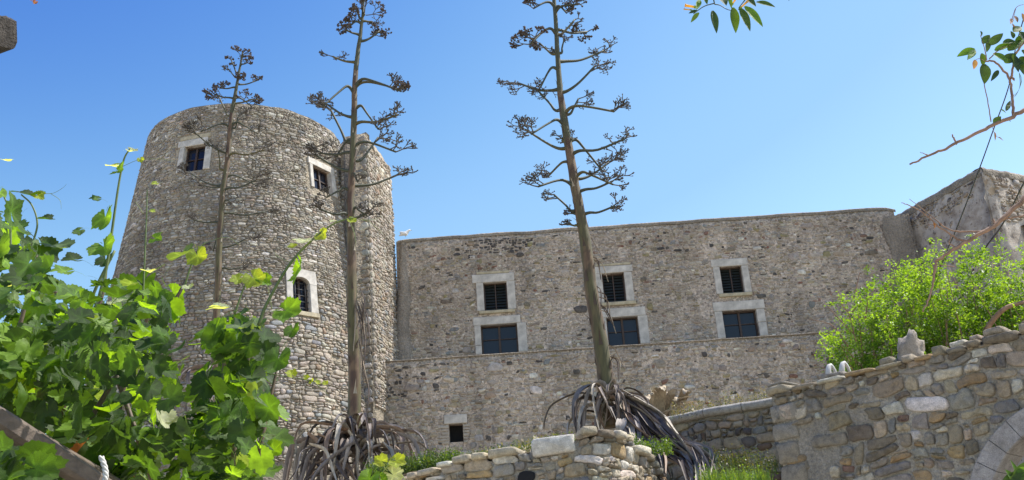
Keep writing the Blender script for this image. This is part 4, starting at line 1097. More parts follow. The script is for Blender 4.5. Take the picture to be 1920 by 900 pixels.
for k in range(16):
    i = int(len(P3) * rg.uniform(.6, .92)); p = P3[i] + Vector((W3[i] * .9, -.06, 0))
    mb = MB(); ribbon(mb, spline([p, p + Vector((rg.uniform(.02, .12), -.03, -.08)), p + Vector((rg.uniform(.02, .22), -.04, -.35))], 4), lerpl([.006, .012, .002], 9), rg.choice([(.5, .42, .32), (.34, .27, .2), (.16, .12, .1)]), fold=.5); mb.build('bract', M['deadleaf'], A3)
for k in range(14):
    b1 = at(402, 720, 15.5); hanging_leaf(A1, b1, rg.uniform(-pi, pi), rg.uniform(.3, .6), .2, rg.uniform(.5, .8), .05, rg)

# dried cut agave with pale curled stumps
CA = empty('dried_agave', at(1240, 785, 14.2), 'broken dried agave with pale upturned leaf stumps behind the capped wall', 'agave')
for (x0, y0, x1, y1, wd) in ((1235, 790, 1238, 728, .12), (1250, 788, 1262, 742, .13), (1222, 790, 1212, 745, .10), (1262, 790, 1285, 735, .09), (1205, 780, 1190, 765, .08), (1240, 785, 1225, 735, .09), (1258, 785, 1300, 770, .05), (1246, 792, 1252, 738, .10)):
    a, b_ = at(x0, y0, 14.3), at(x1, y1, 14.1 + rg.uniform(-.2, .2)); mb = MB()
    ribbon(mb, spline([a, a.lerp(b_, .6) + Vector((0, .04, 0)), b_, b_ + Vector((rg.uniform(-.03, .03), -.07, -.015))], 4), lerpl([wd * .6, wd * .7, wd * .7, wd * .6], 13), rg.choice([(.40, .32, .22), (.46, .38, .27), (.34, .27, .19)]), up=Vector((0, -1, 0)), fold=.25); mb.build('leaf', M['deadleaf'], CA)
for k in range(12):
    a = at(1255 + rg.uniform(-25, 25), 780, 14.2); b_ = at(1275 + rg.uniform(-30, 55), 750 + rg.uniform(-15, 30), 14.0); mb = MB()
    ribbon(mb, spline([a, (a + b_) / 2 + Vector((0, 0, .08)), b_], 4), lerpl([.015, .02, .004], 9), (.5, .42, .32), fold=.6); mb.build('leaf', M['deadleaf'], CA)

# ------------------------------------------------------------------ grass and weeds (stuff)
def grass(name, px, Y, n_, hgt, cols, label, wd=.006, spread=.3, leafy=0.0):
    mb = MB()
    for k in range(n_):
        x = rg.uniform(px[0], px[1]); f = (x - px[0]) / (px[1] - px[0]); yb = px[2] + (px[3] - px[2]) * f
        p = at(x, yb + rg.uniform(-6, 10), Y + rg.uniform(-.25, .25)); h = hgt * rg.uniform(.35, 1.1); a = rg.uniform(0, 2 * pi)
        o_ = Vector((cos(a), sin(a), 0)) * rg.uniform(0, spread) * h
        s = Vector((sin(a), -cos(a), 0)) * wd; c = rg.choice(cols)
        if rg.random() < leafy:
            for q in range(7):
                c0 = p + o_ * q / 6 + Vector((rg.uniform(-1, 1), rg.uniform(-1, 1), 0)) * .03 + Vector((0, 0, h * q / 6)); v1_ = Vector((rg.uniform(-1, 1), rg.uniform(-1, 1), rg.uniform(-.5, 1))).normalized() * .022; v2_ = v1_.cross(Vector((rg.uniform(-1, 1), rg.uniform(-1, 1), 1))).normalized() * .009
                mb.add([c0, c0 + v1_ * .5 + v2_, c0 + v1_, c0 + v1_ * .5 - v2_], [(0, 1, 2, 3)], c)
        else:
            mb.add([p - s, p + s, p + o_ * .4 + Vector((0, 0, h * .6)) + s * .6, p + o_ * .4 + Vector((0, 0, h * .6)) - s * .6, p + o_ + Vector((0, 0, h))], [(0, 1, 2, 3), (3, 2, 4)], c)
    return tag(mb.build(name, M['bushleaf'], smooth=False), label, 'grass', kind='stuff')
GC = [(.10, .19, .03), (.14, .25, .04), (.07, .13, .03), (.20, .27, .07)]
grass('grass', (1320, 1450, 935, 935), 11.3, 2000, .34, GC, 'bright green grass tuft at the foot of the capped wall', .005, .35, .15)
grass('grass', (1320, 1460, 870, 880), 12.2, 420, .2, [(.06, .08, .035), (.045, .075, .022), (.10, .10, .06)], 'grey green weeds growing against the capped wall', .005, .4, .5)
grass('weeds', (690, 860, 895, 868), 11.9, 1500, .17, [(.05, .10, .02), (.08, .14, .03), (.04, .08, .02), (.12, .16, .05)], 'low dark green weeds beside the middle agave', .004, .5, .7)
grass('weeds', (860, 1050, 866, 828), 11.0, 480, .09, [(.08, .12, .035), (.15, .14, .08), (.06, .10, .03)], 'sparse weeds along the top of the dry stone wall', .004, .5, .5)
grass('weeds', (1060, 1260, 838, 845), 11.4, 900, .13, [(.06, .11, .02), (.09, .15, .03)], 'green weeds under the trailing agave leaves', .004, .5, .6)
grass('weeds', (1260, 1440, 782, 750), 13.6, 260, .17, [(.09, .095, .065), (.06, .08, .035), (.16, .14, .11)], 'dry wispy weeds on top of the capped wall', .003, .5, .5)
for k, (x, y, h_) in enumerate([(1325, 880, 60), (1338, 880, 45), (1312, 885, 38)]):
    PU = empty('young_agave', at(x, y, 12), ['tallest grey green spiky pup among the trailing agave leaves', 'grey green spiky pup right of the tallest one', 'small grey green spiky pup left of the tallest one'][k], 'agave', 'young agave pups')
    for q in range(6):
        a = at(x, y, 12); t = at(x + rg.uniform(-16, 16), y - h_ * rg.uniform(.6, 1), 12 + rg.uniform(-.1, .1)); mb = MB()
        ribbon(mb, spline([a, (a + t) / 2 + Vector((0, 0, .01)), t], 3), lerpl([.02, .022, .002], 7), (.13, .16, .13), up=Vector((0, -1, 0)), fold=.4); mb.build('leaf', M['deadleaf'], PU)

# ------------------------------------------------------------------ green bush at the right
BU = empty('green_bush', (4.9, 12, 3.2), 'bright green leafy bush behind the near right wall', 'bush')
rg = random.Random(9)
mbb = MB(); tips = []
broot = [Vector((4.3, 12.2, 3.2)), Vector((5.1, 12.0, 3.2)), Vector((5.9, 11.8, 3.2)), Vector((6.6, 11.8, 3.2))]
out_px = [(1575, 640), (1600, 570), (1640, 545), (1690, 520), (1735, 500), (1770, 485), (1815, 500), (1850, 480), (1890, 510), (1930, 500), (1960, 520), (1620, 610), (1680, 580), (1730, 560), (1790, 560), (1850, 560), (1900, 570), (1590, 670), (1650, 650), (1710, 620), (1780, 620), (1840, 610), (1900, 610), (1960, 590), (1700, 550), (1760, 530), (1830, 530), (1880, 545), (1625, 580), (1660, 610), (1745, 590), (1815, 585), (1870, 600), (1935, 560), (1560+25, 655), (2000, 540), (2010, 600)]
for (x, y) in out_px:
    for rep in range(3):
        t = at(x + rg.uniform(-18, 18), y + rg.uniform(-10, 18), 12 + rg.uniform(-.7, .7)); r0 = min(broot, key=lambda q: (q - t).length + rg.random() * .5)
        m1 = r0.lerp(t, .45) + Vector((rg.uniform(-.12, .12), rg.uniform(-.12, .12), .06)); P = spline([r0, m1, t], 5)
        tube(mbb, P, lerpl([.024, .010, .003], len(P)), 5); tips.append((t, P))
mbb.build('branches', M['bark'], BU)
mbl = MB()
for t, P in tips:
    for q in range(22):                               # sprays along each shoot
        c0 = P[rg.randrange(len(P) // 2, len(P))] if q else t
        c0 = c0 + Vector((rg.gauss(0, .12), rg.gauss(0, .16), rg.gauss(0, .085)))
        g = rg.random(); col = (.16, .28, .035) if g < .45 else ((.08, .16, .025) if g < .72 else (.22, .36, .055))
        ax = Vector((rg.uniform(-.6, .6), rg.uniform(-.6, .6), rg.uniform(.1, 1))).normalized(); L_ = rg.uniform(.07, .17)
        for s_ in range(30):
            p = c0 + ax * L_ * s_ / 30 + Vector((rg.gauss(0, .03), rg.gauss(0, .03), rg.gauss(0, .022))); d = Vector((rg.uniform(-1, 1), rg.uniform(-1, 1), rg.uniform(-.3, .8))).normalized(); s = d.cross(Vector((rg.uniform(-.4, .4), rg.uniform(-.4, .4), 1))).normalized()
            l_ = rg.uniform(.03, .05); k = rg.uniform(.8, 1.2)
            mbl.add([p, p + d * l_ * .5 + s * l_ * .27, p + d * l_, p + d * l_ * .5 - s * l_ * .27], [(0, 1, 2, 3)], (col[0] * k, col[1] * k, col[2] * k))
mbl.build('foliage', M['bushleaf'], BU, smooth=False, kind='stuff')
mb = MB(); P = spline([at(1920, 566, 11.2), at(1885, 578, 11.2), at(1862, 600, 11.3), at(1845, 625, 11.4)], 5); tube(mb, P, lerpl([.022, .03, .034], len(P)), 7); mb.build('limb', M['bark'], BU)

# ------------------------------------------------------------------ grapevine
def leaf_shape(rg, serr=True):
    """a lobed, toothed grape leaf of unit size in the xy plane; stem at the origin, tip towards +y"""
    lob = [(0, 1.0), (54, .88), (-54, .88), (112, .74), (-112, .74)]; n_ = 40; ring = []
    for i in range(n_):
        a = -168 + 336 * i / (n_ - 1); r = .60
        for la, lr in lob:
            w_ = 30 if la == 0 else 27
            r = max(r, lr * (1 - .30 * min(1, abs(a - la) / w_) ** 1.4))
        if i % 2 and serr: r *= .90
        r *= 1 + rg.uniform(-.03, .03); t = radians(a); ring.append((sin(t) * r * .66, (cos(t) * r) * .66 + .30))
    c = (0, .30); cup, fold, wav = rg.uniform(-.3, .45), rg.uniform(.05, .55), rg.uniform(0, 6)
    def zz(x, y): return cup * (x * x + (y - .4) ** 2) + fold * abs(x) * .6 + .05 * sin(7 * y + wav) + .05 * sin(6 * x + wav)
    V = [(c[0], c[1], zz(*c) - .02)]
    for f in (.5, 1.0):
        for x, y in ring: q = (c[0] + (x - c[0]) * f, c[1] + (y - c[1]) * f); V.append((q[0], q[1], zz(*q)))
    Fc = []; pc = len(V); cx_ = rg.uniform(-.3, .3)
    for f in (0, .35, .7, 1.0): V += [(-.012 + cx_ * f * f, -.62 * f, zz(0, 0) - .25 * f * f), (.012 + cx_ * f * f, -.62 * f, zz(0, 0) - .25 * f * f)]
    for q in range(3): Fc.append((pc + q * 2, pc + q * 2 + 1, pc + q * 2 + 3, pc + q * 2 + 2))
    for i in range(n_ - 1): Fc += [(0, 1 + i, 2 + i), (1 + i, 1 + n_ + i, 2 + n_ + i, 2 + i)]
    return V, Fc
rg = random.Random(21)
LC = {'bright': (.13, .24, .022), 'mid': (.06, .125, .016), 'dark': (.03, .065, .012), 'pale': (.40, .44, .30), 'grey': (.10, .15, .07), 'yellow': (.28, .34, .05), 'red': (.30, .10, .03)}
SHAPES = [leaf_shape(rg) for _ in range(9)]
LM = {}
for cn, c in LC.items():
    for k, (V, Fc) in enumerate(SHAPES):
        # veins a little paler than the blade
        mb = MB().add(V, Fc, c); cols = []
        n_ = 40
        for i in range(len(V)):
            j = (i - 1) % n_; v = 1.0
            if 0 < i <= n_ and j in (3, 4, 12, 13, 19, 20, 26, 27, 35, 36): v = 1.6
            if i == 0: v = 1.8
            cols.append((c[0] * v, c[1] * v, c[2] * v))
        mb.c = cols; LM[(cn, k)] = mb.mesh('leaf', M['leaf'])
def wloc(root):
    p = root; L = Vector((0, 0, 0))
    while p is not None: L += p.location; p = p.parent
    return L
def put_leaf(root, p, size, cn, rg, nrm=None, tip=None, k=None, name='leaf'):
    nrm = nrm or Vector((rg.gauss(0, .6), rg.gauss(-.35, .6), rg.gauss(.55, .5)))
    nrm = nrm.normalized(); tip = tip or Vector((rg.gauss(0, .6), rg.gauss(0, .5), rg.gauss(-.5, .5)))
    y = (tip - nrm * tip.dot(nrm)); y = y.normalized() if y.length > .05 else frame_of(nrm)[0]
    x = y.cross(nrm)
    R = Matrix((x, y, nrm)).transposed().to_4x4()
    o = bpy.data.objects.new(name, LM[(cn, rg.randrange(9) if k is None else k)])
    o.matrix_world = Matrix.Translation(p - wloc(root)) @ R @ Matrix.Scale(size, 4)
    link(o, root); return o
def inpoly(x, y, P):
    c = False
    for i in range(len(P)):
        a, b_ = P[i], P[i - 1]
        if (a[1] > y) != (b_[1] > y) and x < (b_[0] - a[0]) * (y - a[1]) / (b_[1] - a[1]) + a[0]: c = not c
    return c
def leafmass(root, poly, n_, d0, d1, smin, smax, colw, rg, stuffn=0):
    xs_ = [p[0] for p in poly]; ys = [p[1] for p in poly]; k = 0; mb = MB(); pts = []
    tot = sum(w_ for _, w_ in colw)
    while k < n_ + stuffn:
        x, y = rg.uniform(min(xs_), max(xs_)), rg.uniform(min(ys), max(ys))
        if not inpoly(x, y, poly): continue
        dep = rg.uniform(d0, d1); p = at(x, y, dep); t = rg.random() * tot
        for cn, w_ in colw:
            t -= w_
            if t <= 0: break
        s = rg.uniform(smin, smax) * dep / F
        if k < n_: put_leaf(root, p, s, cn, rg); pts.append(p)
        else:
            V, Fc = SHAPES[rg.randrange(9)]
            nrm = Vector((rg.gauss(0, .6), rg.gauss(-.35, .6), rg.gauss(.55, .5))).normalized(); xx, yy = frame_of(nrm)
            mb.add([p + (xx * v[0] + yy * v[1] + nrm * v[2]) * s for v in V], Fc, LC[cn])
        k += 1
    if stuffn: mb.build('inner_leaves', M['leaf'], root, kind='stuff')
    return pts
def cane(root, px, dep, r0, r1, col=(.10, .14, .035), name='shoot'):
    P = spline([at(x, y, dep + (q if len(z_) else 0)) for (x, y, *z_) in px for q in [z_[0] if z_ else 0]], 6); mb = MB()
    tube(mb, P, lerpl([r0, (r0 + r1) / 2, r1], len(P)), 7, col); mb.build(name, M['cane'], root); return P
def tendril(root, px, dep, r=.0011):
    P = spline([at(x, y, dep) for x, y in px], 6); mb = MB(); tube(mb, P, lerpl([r, r * .8, r * .35], len(P)), 4, (.16, .22, .05)); mb.build('tendril', M['cane'], root)
COLW = [('mid', 5), ('dark', 7), ('bright', 3.4), ('grey', 1.4), ('pale', .25), ('red', .06)]
VA = empty('grape_vine', at(120, 900, 3.8), 'large grape vine mass spreading over the pergola beam at the lower left', 'vine')
polyA = [(-60, 380), (0, 395), (45, 400), (70, 440), (95, 480), (105, 520), (95, 570), (150, 555), (200, 560), (235, 520), (280, 510), (315, 525), (325, 575), (300, 640), (325, 700), (325, 760), (330, 930), (270, 930), (245, 850), (130, 745), (60, 700), (0, 665), (-60, 640)]
ptsA = leafmass(VA, polyA, 165, 2.95, 4.9, 26, 70, COLW, rg, 230)
VB = empty('grape_vine', at(430, 900, 3.8), 'narrower grape vine column in front of the tower foot', 'vine')
polyB = [(400, 590), (430, 580), (480, 590), (515, 620), (520, 650), (490, 680), (505, 740), (505, 810), (480, 910), (340, 910), (330, 800), (385, 720), (390, 640)]
ptsB = leafmass(VB, polyB, 140, 3.2, 4.4, 26, 66, COLW, rg, 110)
leafmass(VA, [(-60, 620), (0, 640), (130, 720), (260, 830), (270, 930), (215, 900), (120, 820), (0, 750), (-60, 720)], 60, 3.35, 4.6, 40, 76, [('mid', 4), ('dark', 7), ('bright', 2), ('red', .5)], rg, 120)
leafmass(VA, [(60, 470), (230, 540), (330, 600), (320, 760), (200, 700), (60, 600)], 60, 2.7, 3.2, 40, 66, [('mid', 4), ('dark', 7), ('bright', 3)], rg)  # extra layer of vine leaves added between sun and beam to shade it
# woody canes inside
for root, L_ in ((VA, [((60, 940), (140, 700), (190, 560), (200, 500)), ((200, 930), (240, 700), (330, 560), (350, 520)), ((-20, 800), (40, 600), (70, 480)), ((300, 940), (180, 620), (60, 520)), ((100, 900), (250, 650), (300, 540))]), (VB, [((430, 940), (450, 760), (480, 600)), ((380, 920), (420, 700), (400, 600)), ((470, 930), (500, 780), (520, 690))])):
    for q in L_: cane(root, q, 3.9, .012, .005, (.13, .09, .055), 'cane')
# named shoots with their leaves
cane(VA, [(185, 560), (200, 500), (212, 420), (222, 350), (232, 300), (244, 278)], 3.5, .0065, .0028)
cane(VA, [(268, 560), (272, 470), (275, 400), (276, 355)], 3.6, .004, .002)
cane(VA, [(140, 640), (180, 540), (215, 470)], 3.6, .007, .005)
cane(VA, [(20, 470), (18, 400), (5, 362)], 3.6, .005, .003)
cane(VA, [(60, 460), (70, 420), (60, 385), (40, 365)], 3.6, .004, .003)
cane(VB, [(485, 610), (500, 570), (540, 500), (580, 455), (625, 420), (662, 408)], 3.4, .0065, .0025)
cane(VA, [(345, 540), (365, 480), (385, 455)], 3.6, .004, .002); cane(VB, [(440, 590), (455, 545), (470, 515)], 3.5, .004, .002)
tendril(VA, [(230, 312), (260, 300), (300, 298), (323, 302)], 3.5); tendril(VA, [(80, 363), (100, 362), (118, 352), (125, 345)], 3.6); tendril(VA, [(95, 363), (112, 375), (115, 392)], 3.6)
tendril(VB, [(655, 412), (690, 415), (720, 440)], 3.4); tendril(VB, [(655, 412), (665, 440), (668, 460)], 3.4); tendril(VB, [(660, 412), (700, 412), (715, 405)], 3.4); tendril(VB, [(550, 495), (520, 480), (515, 470)], 3.4)
tendril(VA, [(268, 400), (255, 380), (252, 382)], 3.6); tendril(VB, [(510, 580), (500, 520), (505, 500)], 3.5); tendril(VA, [(350, 470), (420, 445), (450, 460)], 3.5)
UPF = Vector((.3, -.75, .6))
def lf(root, x, y, dep, spx, cn, nrm, tip, k): put_leaf(root, at(x, y, dep), spx * dep / F, cn, rg, Vector(nrm), Vector(tip), k)
for a in [(VA, 200, 395, 3.5, 64, 'bright', (-.6, -.9, .3), (.35, 0, -1), 0), (VA, 190, 455, 3.5, 66, 'bright', (-.4, -1, .5), (.6, 0, -.8), 1), (VA, 216, 318, 3.5, 42, 'bright', (-.5, -.8, .5), (.9, 0, -.7), 2),
          (VA, 226, 310, 3.5, 38, 'pale', (.0, -.35, 1), (-1, 0, .45), 3), (VA, 240, 282, 3.5, 26, 'pale', (.2, -.6, .8), (.9, 0, -.5), 4), (VA, 262, 296, 3.5, 16, 'yellow', (0, -1, .2), (.4, 0, -.8), 5), (VA, 188, 372, 3.5, 24, 'mid', (.3, -.8, .5), (-.9, 0, -.3), 6),
          (VA, 30, 365, 3.6, 58, 'dark', (.1, -.6, 1), (1, 0, -.15), 7), (VA, 65, 362, 3.6, 30, 'yellow', (.2, -.8, .4), (.6, 0, -.5), 2), (VA, 75, 410, 3.6, 34, 'dark', (.1, -.6, .8), (1, 0, -.1), 1), (VA, 0, 300, 3.4, 30, 'pale', (.1, -.3, 1), (1, 0, .2), 3), (VA, 0, 355, 3.5, 34, 'bright', (.6, -.6, .4), (-.2, 0, -1), 3),
          (VA, 155, 430, 3.6, 26, 'mid', (.2, -.8, .5), (-.5, 0, -.6), 8), (VA, 150, 485, 3.6, 40, 'dark', (.2, -.7, .6), (-1, 0, -.4), 2), (VA, 200, 480, 3.7, 44, 'dark', (-.3, -.8, .5), (.3, 0, -1), 5),
          (VA, 285, 345, 3.6, 16, 'yellow', (.2, -.8, .5), (.7, 0, .3), 5), (VA, 281, 395, 3.6, 14, 'yellow', (.2, -.8, .5), (.9, 0, -.2), 5), (VA, 285, 445, 3.6, 36, 'bright', (-.3, -.8, .5), (.7, 0, -.5), 6), (VA, 370, 470, 3.6, 50, 'yellow', (-.3, -1, .3), (.3, 0, -1), 7), (VA, 330, 485, 3.5, 60, 'grey', (-.5, -.5, .9), (.8, 0, -.6), 1), (VA, 352, 535, 3.5, 26, 'pale', (-.2, -.8, .8), (.3, 0, -.8), 0),
          (VA, 290, 510, 3.5, 32, 'pale', (.1, -.5, 1), (-1, 0, .1), 4), (VA, 235, 565, 3.5, 38, 'pale', (0, -.7, .9), (-.8, 0, -.2), 0), (VA, 335, 690, 3.4, 70, 'bright', (-.5, -.9, .3), (-.2, 0, -1), 1), (VA, 275, 655, 3.4, 52, 'bright', (-.6, -.9, .2), (.2, 0, -1), 2), (VA, 30, 610, 3.5, 60, 'grey', (.3, -.5, .8), (.4, 0, -.8), 6), (VA, 95, 460, 3.5, 70, 'grey', (0, -.6, .9), (.4, 0, -.6), 5), (VA, 50, 500, 3.5, 80, 'mid', (.2, -.7, .7), (.3, 0, -.8), 1), (VA, 15, 420, 3.5, 70, 'mid', (.1, -.6, .8), (.3, 0, -.8), 0),
          (VB, 565, 490, 3.4, 60, 'bright', (-.9, -.6, .2), (.15, 0, -1), 4), (VB, 598, 435, 3.4, 34, 'yellow', (-.4, -.8, .3), (.6, 0, -.7), 2), (VB, 582, 452, 3.4, 40, 'pale', (.1, -.6, .8), (-1, 0, -.1), 3), (VB, 555, 460, 3.4, 22, 'yellow', (-.1, -.8, .6), (-.9, 0, .1), 6), (VB, 655, 412, 3.4, 20, 'yellow', (.1, -.8, .5), (.6, 0, -.5), 4), (VB, 630, 415, 3.4, 18, 'pale', (.1, -.6, .8), (-.8, 0, .5), 3),
          (VB, 525, 580, 3.4, 64, 'bright', (-.4, -1, .4), (.7, 0, -.4), 0), (VB, 550, 610, 3.4, 40, 'mid', (-.4, -.7, .4), (.3, 0, -.9), 5), (VB, 470, 515, 3.5, 50, 'yellow', (-.2, -1, .3), (.5, 0, -.7), 7), (VB, 485, 520, 3.5, 34, 'bright', (.2, -.9, .3), (.7, 0, -.5), 1), (VB, 455, 520, 3.5, 30, 'yellow', (.1, -.9, .3), (-.7, 0, -.3), 3), (VB, 425, 575, 3.5, 46, 'pale', (0, -.5, 1), (-.7, 0, -.2), 2),
          (VB, 410, 600, 3.4, 66, 'bright', (-.4, -.9, .4), (-.4, 0, -1), 6), (VB, 450, 610, 3.3, 60, 'grey', (-.2, -.5, .9), (.3, 0, -.9), 0), (VB, 530, 660, 3.3, 66, 'mid', (-.3, -.9, .5), (-.1, 0, -1), 7), (VB, 390, 700, 3.3, 72, 'dark', (0, -.9, .4), (.1, 0, -1), 8), (VB, 440, 760, 3.3, 70, 'mid', (.2, -.9, .5), (-.3, 0, -1), 3), (VB, 550, 705, 3.6, 24, 'yellow', (.1, -.8, .5), (-.3, 0, .6), 2), (VB, 505, 840, 3.4, 44, 'bright', (-.3, -.9, .4), (.7, 0, -.5), 4)]: lf(*a)
cane(VB, [(500, 700), (550, 708), (585, 715), (605, 720)], 3.7, .002, .001); tendril(VB, [(585, 715), (605, 730), (615, 740)], 3.7); tendril(VB, [(575, 714), (600, 708), (612, 700)], 3.7)
for x, y in ((585, 712), (600, 718), (570, 708), (612, 722)): lf(VB, x, y, 3.7, 13, 'yellow', (rg.uniform(-.5, .5), -.8, .4), (rg.uniform(-1, 1), 0, rg.uniform(-1, 1)), 4)
# little bright vine sprig at the bottom
VC = empty('vine_sprig', at(720, 905, 5.5), 'small yellow green vine sprig rising at the bottom edge beside the middle agave', 'vine')
cane(VC, [(700, 930), (715, 890), (735, 865), (742, 858)], 5.5, .005, .003, (.3, .36, .08)); cane(VC, [(735, 865), (750, 885), (760, 900)], 5.5, .003, .002, (.3, .36, .08))
for x, y, s_, cn, t in ((735, 862, 34, 'yellow', (.9, 0, -.5)), (722, 868, 30, 'yellow', (-.5, 0, .4)), (700, 885, 44, 'bright', (-.3, 0, -.9)), (728, 885, 42, 'pale', (.8, 0, -.7)), (712, 895, 34, 'bright', (.3, 0, -1))): lf(VC, x, y, 5.5, s_, cn, (-.2, -.9, .4), t, rg.randrange(9))
# leaf tip with a reddish bit hanging in at the top left
VD = empty('vine_leaf_tip', at(58, -20, 3.0), 'green leaf with a reddish curled end hanging in at the top left edge', 'leaf')
cane(VD, [(45, -60), (56, -25), (60, -8)], 3.0, .003, .0015); lf(VD, 52, -30, 3.0, 36, 'bright', (0, -.9, .4), (.3, 0, -1), 1); lf(VD, 60, -2, 3.0, 15, 'red', (0, -.8, .5), (.6, 0, -.6), 3); lf(VD, 68, 2, 3.0, 12, 'red', (.3, -.8, .2), (-.3, 0, -.8), 5)

# ------------------------------------------------------------------ pergola beam, rope, old timber
def prism(mb, a, b_, w_, h_, upv, bv=.012, col=(1, 1, 1), seg=10, seed=0):
    d = (b_ - a).normalized(); s = d.cross(upv).normalized(); u = s.cross(d).normalized(); V = []; Fc = []
    prof = [(-w_ + bv, -h_), (w_ - bv, -h_), (w_, -h_ + bv), (w_, h_ - bv), (w_ - bv, h_), (-w_ + bv, h_), (-w_, h_ - bv), (-w_, -h_ + bv)]
    for i in range(seg + 1):
        p = a.lerp(b_, i / seg)
        for k, (x, y) in enumerate(prof):
            q = 1 + .08 * noise.noise(Vector((i * .9, k * 3, seed))); V.append(p + s * x * q + u * y * q)
    for i in range(seg):
        for k in range(8): Fc.append((i * 8 + k, i * 8 + (k + 1) % 8, (i + 1) * 8 + (k + 1) % 8, (i + 1) * 8 + k))
    Fc += [tuple(range(8)), tuple(seg * 8 + k for k in range(8))]
    mb.add(V, Fc, col)
mb = MB(); prism(mb, at(-120, 712, 2.6), at(255, 957, 3.15), .03, .030, Vector((0, 0, 1)), seed=3)
tag(mb.build('pergola_beam', M['beam'], smooth=False), 'weathered grey pergola beam slanting through the lower left corner', 'beam')
mb = MB(); prism(mb, at(-40, 765, 3.05), at(300, 965, 3.6), .05, .02, Vector((0, 0, 1)), seed=5)
tag(mb.build('pergola_plank', M['beam'], smooth=False), 'dark plank lying behind the grey pergola beam under the leaves', 'plank')
RP = empty('rope', at(190, 880, 2.95), 'white twisted rope tied round the pergola beam end', 'rope')
for s_ in range(3):
    P = []
    for i in range(40):
        f = i / 39; x = 189 + 9 * sin(f * pi * .9) ; y = 856 + 60 * f; p = at(x, y, 2.86); a = f * 14 + s_ * 2.1; P.append(p + Vector((cos(a) * .0045, sin(a) * .0045, 0)))
    mb = MB(); tube(mb, P, [.0042] * 40, 6); mb.build('strand', M['rope'], RP)
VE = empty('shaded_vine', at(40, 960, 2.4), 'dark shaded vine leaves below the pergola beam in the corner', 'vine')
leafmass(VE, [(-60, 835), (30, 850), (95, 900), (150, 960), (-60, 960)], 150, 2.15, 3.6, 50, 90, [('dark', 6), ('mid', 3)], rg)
cane(VE, [(-20, 960), (20, 900), (60, 850)], 2.45, .006, .003, (.08, .08, .04), 'cane')
mb = MB(); prism(mb, at(-90, 45, 2.6), at(10, 68, 2.75), .055, .052, Vector((0, 0, 1)), .02, seed=9, seg=16)
V2 = []
for v in mb.v:
    q = Vector(v); q += Vector((noise.noise(q * 25), noise.noise(q * 25 + Vector((5, 0, 0))), noise.noise(Vector((q.x * 4, q.y * 4, q.z * 60))))) * .016; V2.append(tuple(q))
mb.v = V2
tag(mb.build('timber_end', M['oldwood'], smooth=False), 'dark cracked timber end poking in from the upper left edge', 'timber')

# ------------------------------------------------------------------ tree tobacco sprigs (simple pointed leaves, yellow tubes)
def lance(mb, p, d, nrm, L_, w_, col, bend=.15):
    d = d.normalized(); s = d.cross(nrm).normalized(); nn_ = s.cross(d).normalized(); V = []; Fc = []; K = 8
    for i in range(K + 1):
        f = i / K; ww = w_ * sin(pi * min(1, f * .93 + .03) ** .75) * .5 if i < K else 0.0004; c = p + d * L_ * f - nn_ * bend * L_ * f * f
        V += [c - s * ww + nn_ * ww * .35, c, c + s * ww + nn_ * ww * .35]
    for i in range(K): Fc += [(i * 3, i * 3 + 1, i * 3 + 4, i * 3 + 3), (i * 3 + 1, i * 3 + 2, i * 3 + 5, i * 3 + 4)]
    mb.add(V, Fc, col)
def plf(root, x0, y0, x1, y1, dep, wpx, col, nrm=(.2, -.9, .3)):
    a, b_ = at(x0, y0, dep), at(x1, y1, dep + rg.uniform(-.03, .03)); mb = MB()
    lance(mb, a, b_ - a, Vector(nrm), (b_ - a).length, wpx * dep / F * 1.05, col, 0.02); mb.build('leaf', M['leaf'], root)
def flower(root, x0, y0, x1, y1, dep, wpx):
    a, b_ = at(x0, y0, dep), at(x1, y1, dep); mb = MB(); r = wpx * dep / F / 2
    tube(mb, [a, a.lerp(b_, .25), a.lerp(b_, .3), a.lerp(b_, .9), b_], [r * .5, r * .95, r * .6, r * .75, r * 1.15], 9, (.62, .42, .05)); 
    for i in range(9 * 2): mb.c[i] = (.20, .30, .04)
    mb.build('flower', M['petal'], root)
S1 = empty('tobacco_shrub', (3.2, 2.6, 0), 'hanging sprig of long green leaves and yellow tube flowers at the top edge', 'shrub')
mb = MB(); tube(mb, spline([Vector((3.2, 2.6, 0)), Vector((3.1, 2.7, 1.8)), Vector((2.6, 2.8, 3.3)), Vector((1.6, 2.95, 3.9)), at(1345, -60, 3.0)], 6), lerpl([.03, .025, .018, .01, .004], 25), 7, (.10, .09, .06)); mb.build('stem', M['cane'], S1)
for q_ in ((1420, -40), (1326, -60)): mb = MB(); tube(mb, spline([Vector((1.5, 2.95, 3.9)), at(q_[0] + 30, -160, 3.0), at(q_[0], q_[1], 3.0)], 5), lerpl([.008, .005, .003], 11), 6, (.08, .09, .05)); mb.build('stem', M['cane'], S1)
cane(S1, [(1345, -60), (1338, -10), (1340, 8)], 3.0, .004, .002, (.06, .08, .05)); cane(S1, [(1340, 6), (1320, 12), (1300, 26)], 3.0, .0022, .0014, (.06, .08, .05)); cane(S1, [(1340, 8), (1350, 10), (1362, 17), (1372, 20)], 3.0, .002, .0012, (.06, .08, .05)); cane(S1, [(1420, -40), (1400, -5), (1385, 15)], 3.0, .003, .0014, (.06, .08, .05))
G1, G2, G3 = (.06, .11, .03), (.04, .075, .03), (.10, .20, .03)
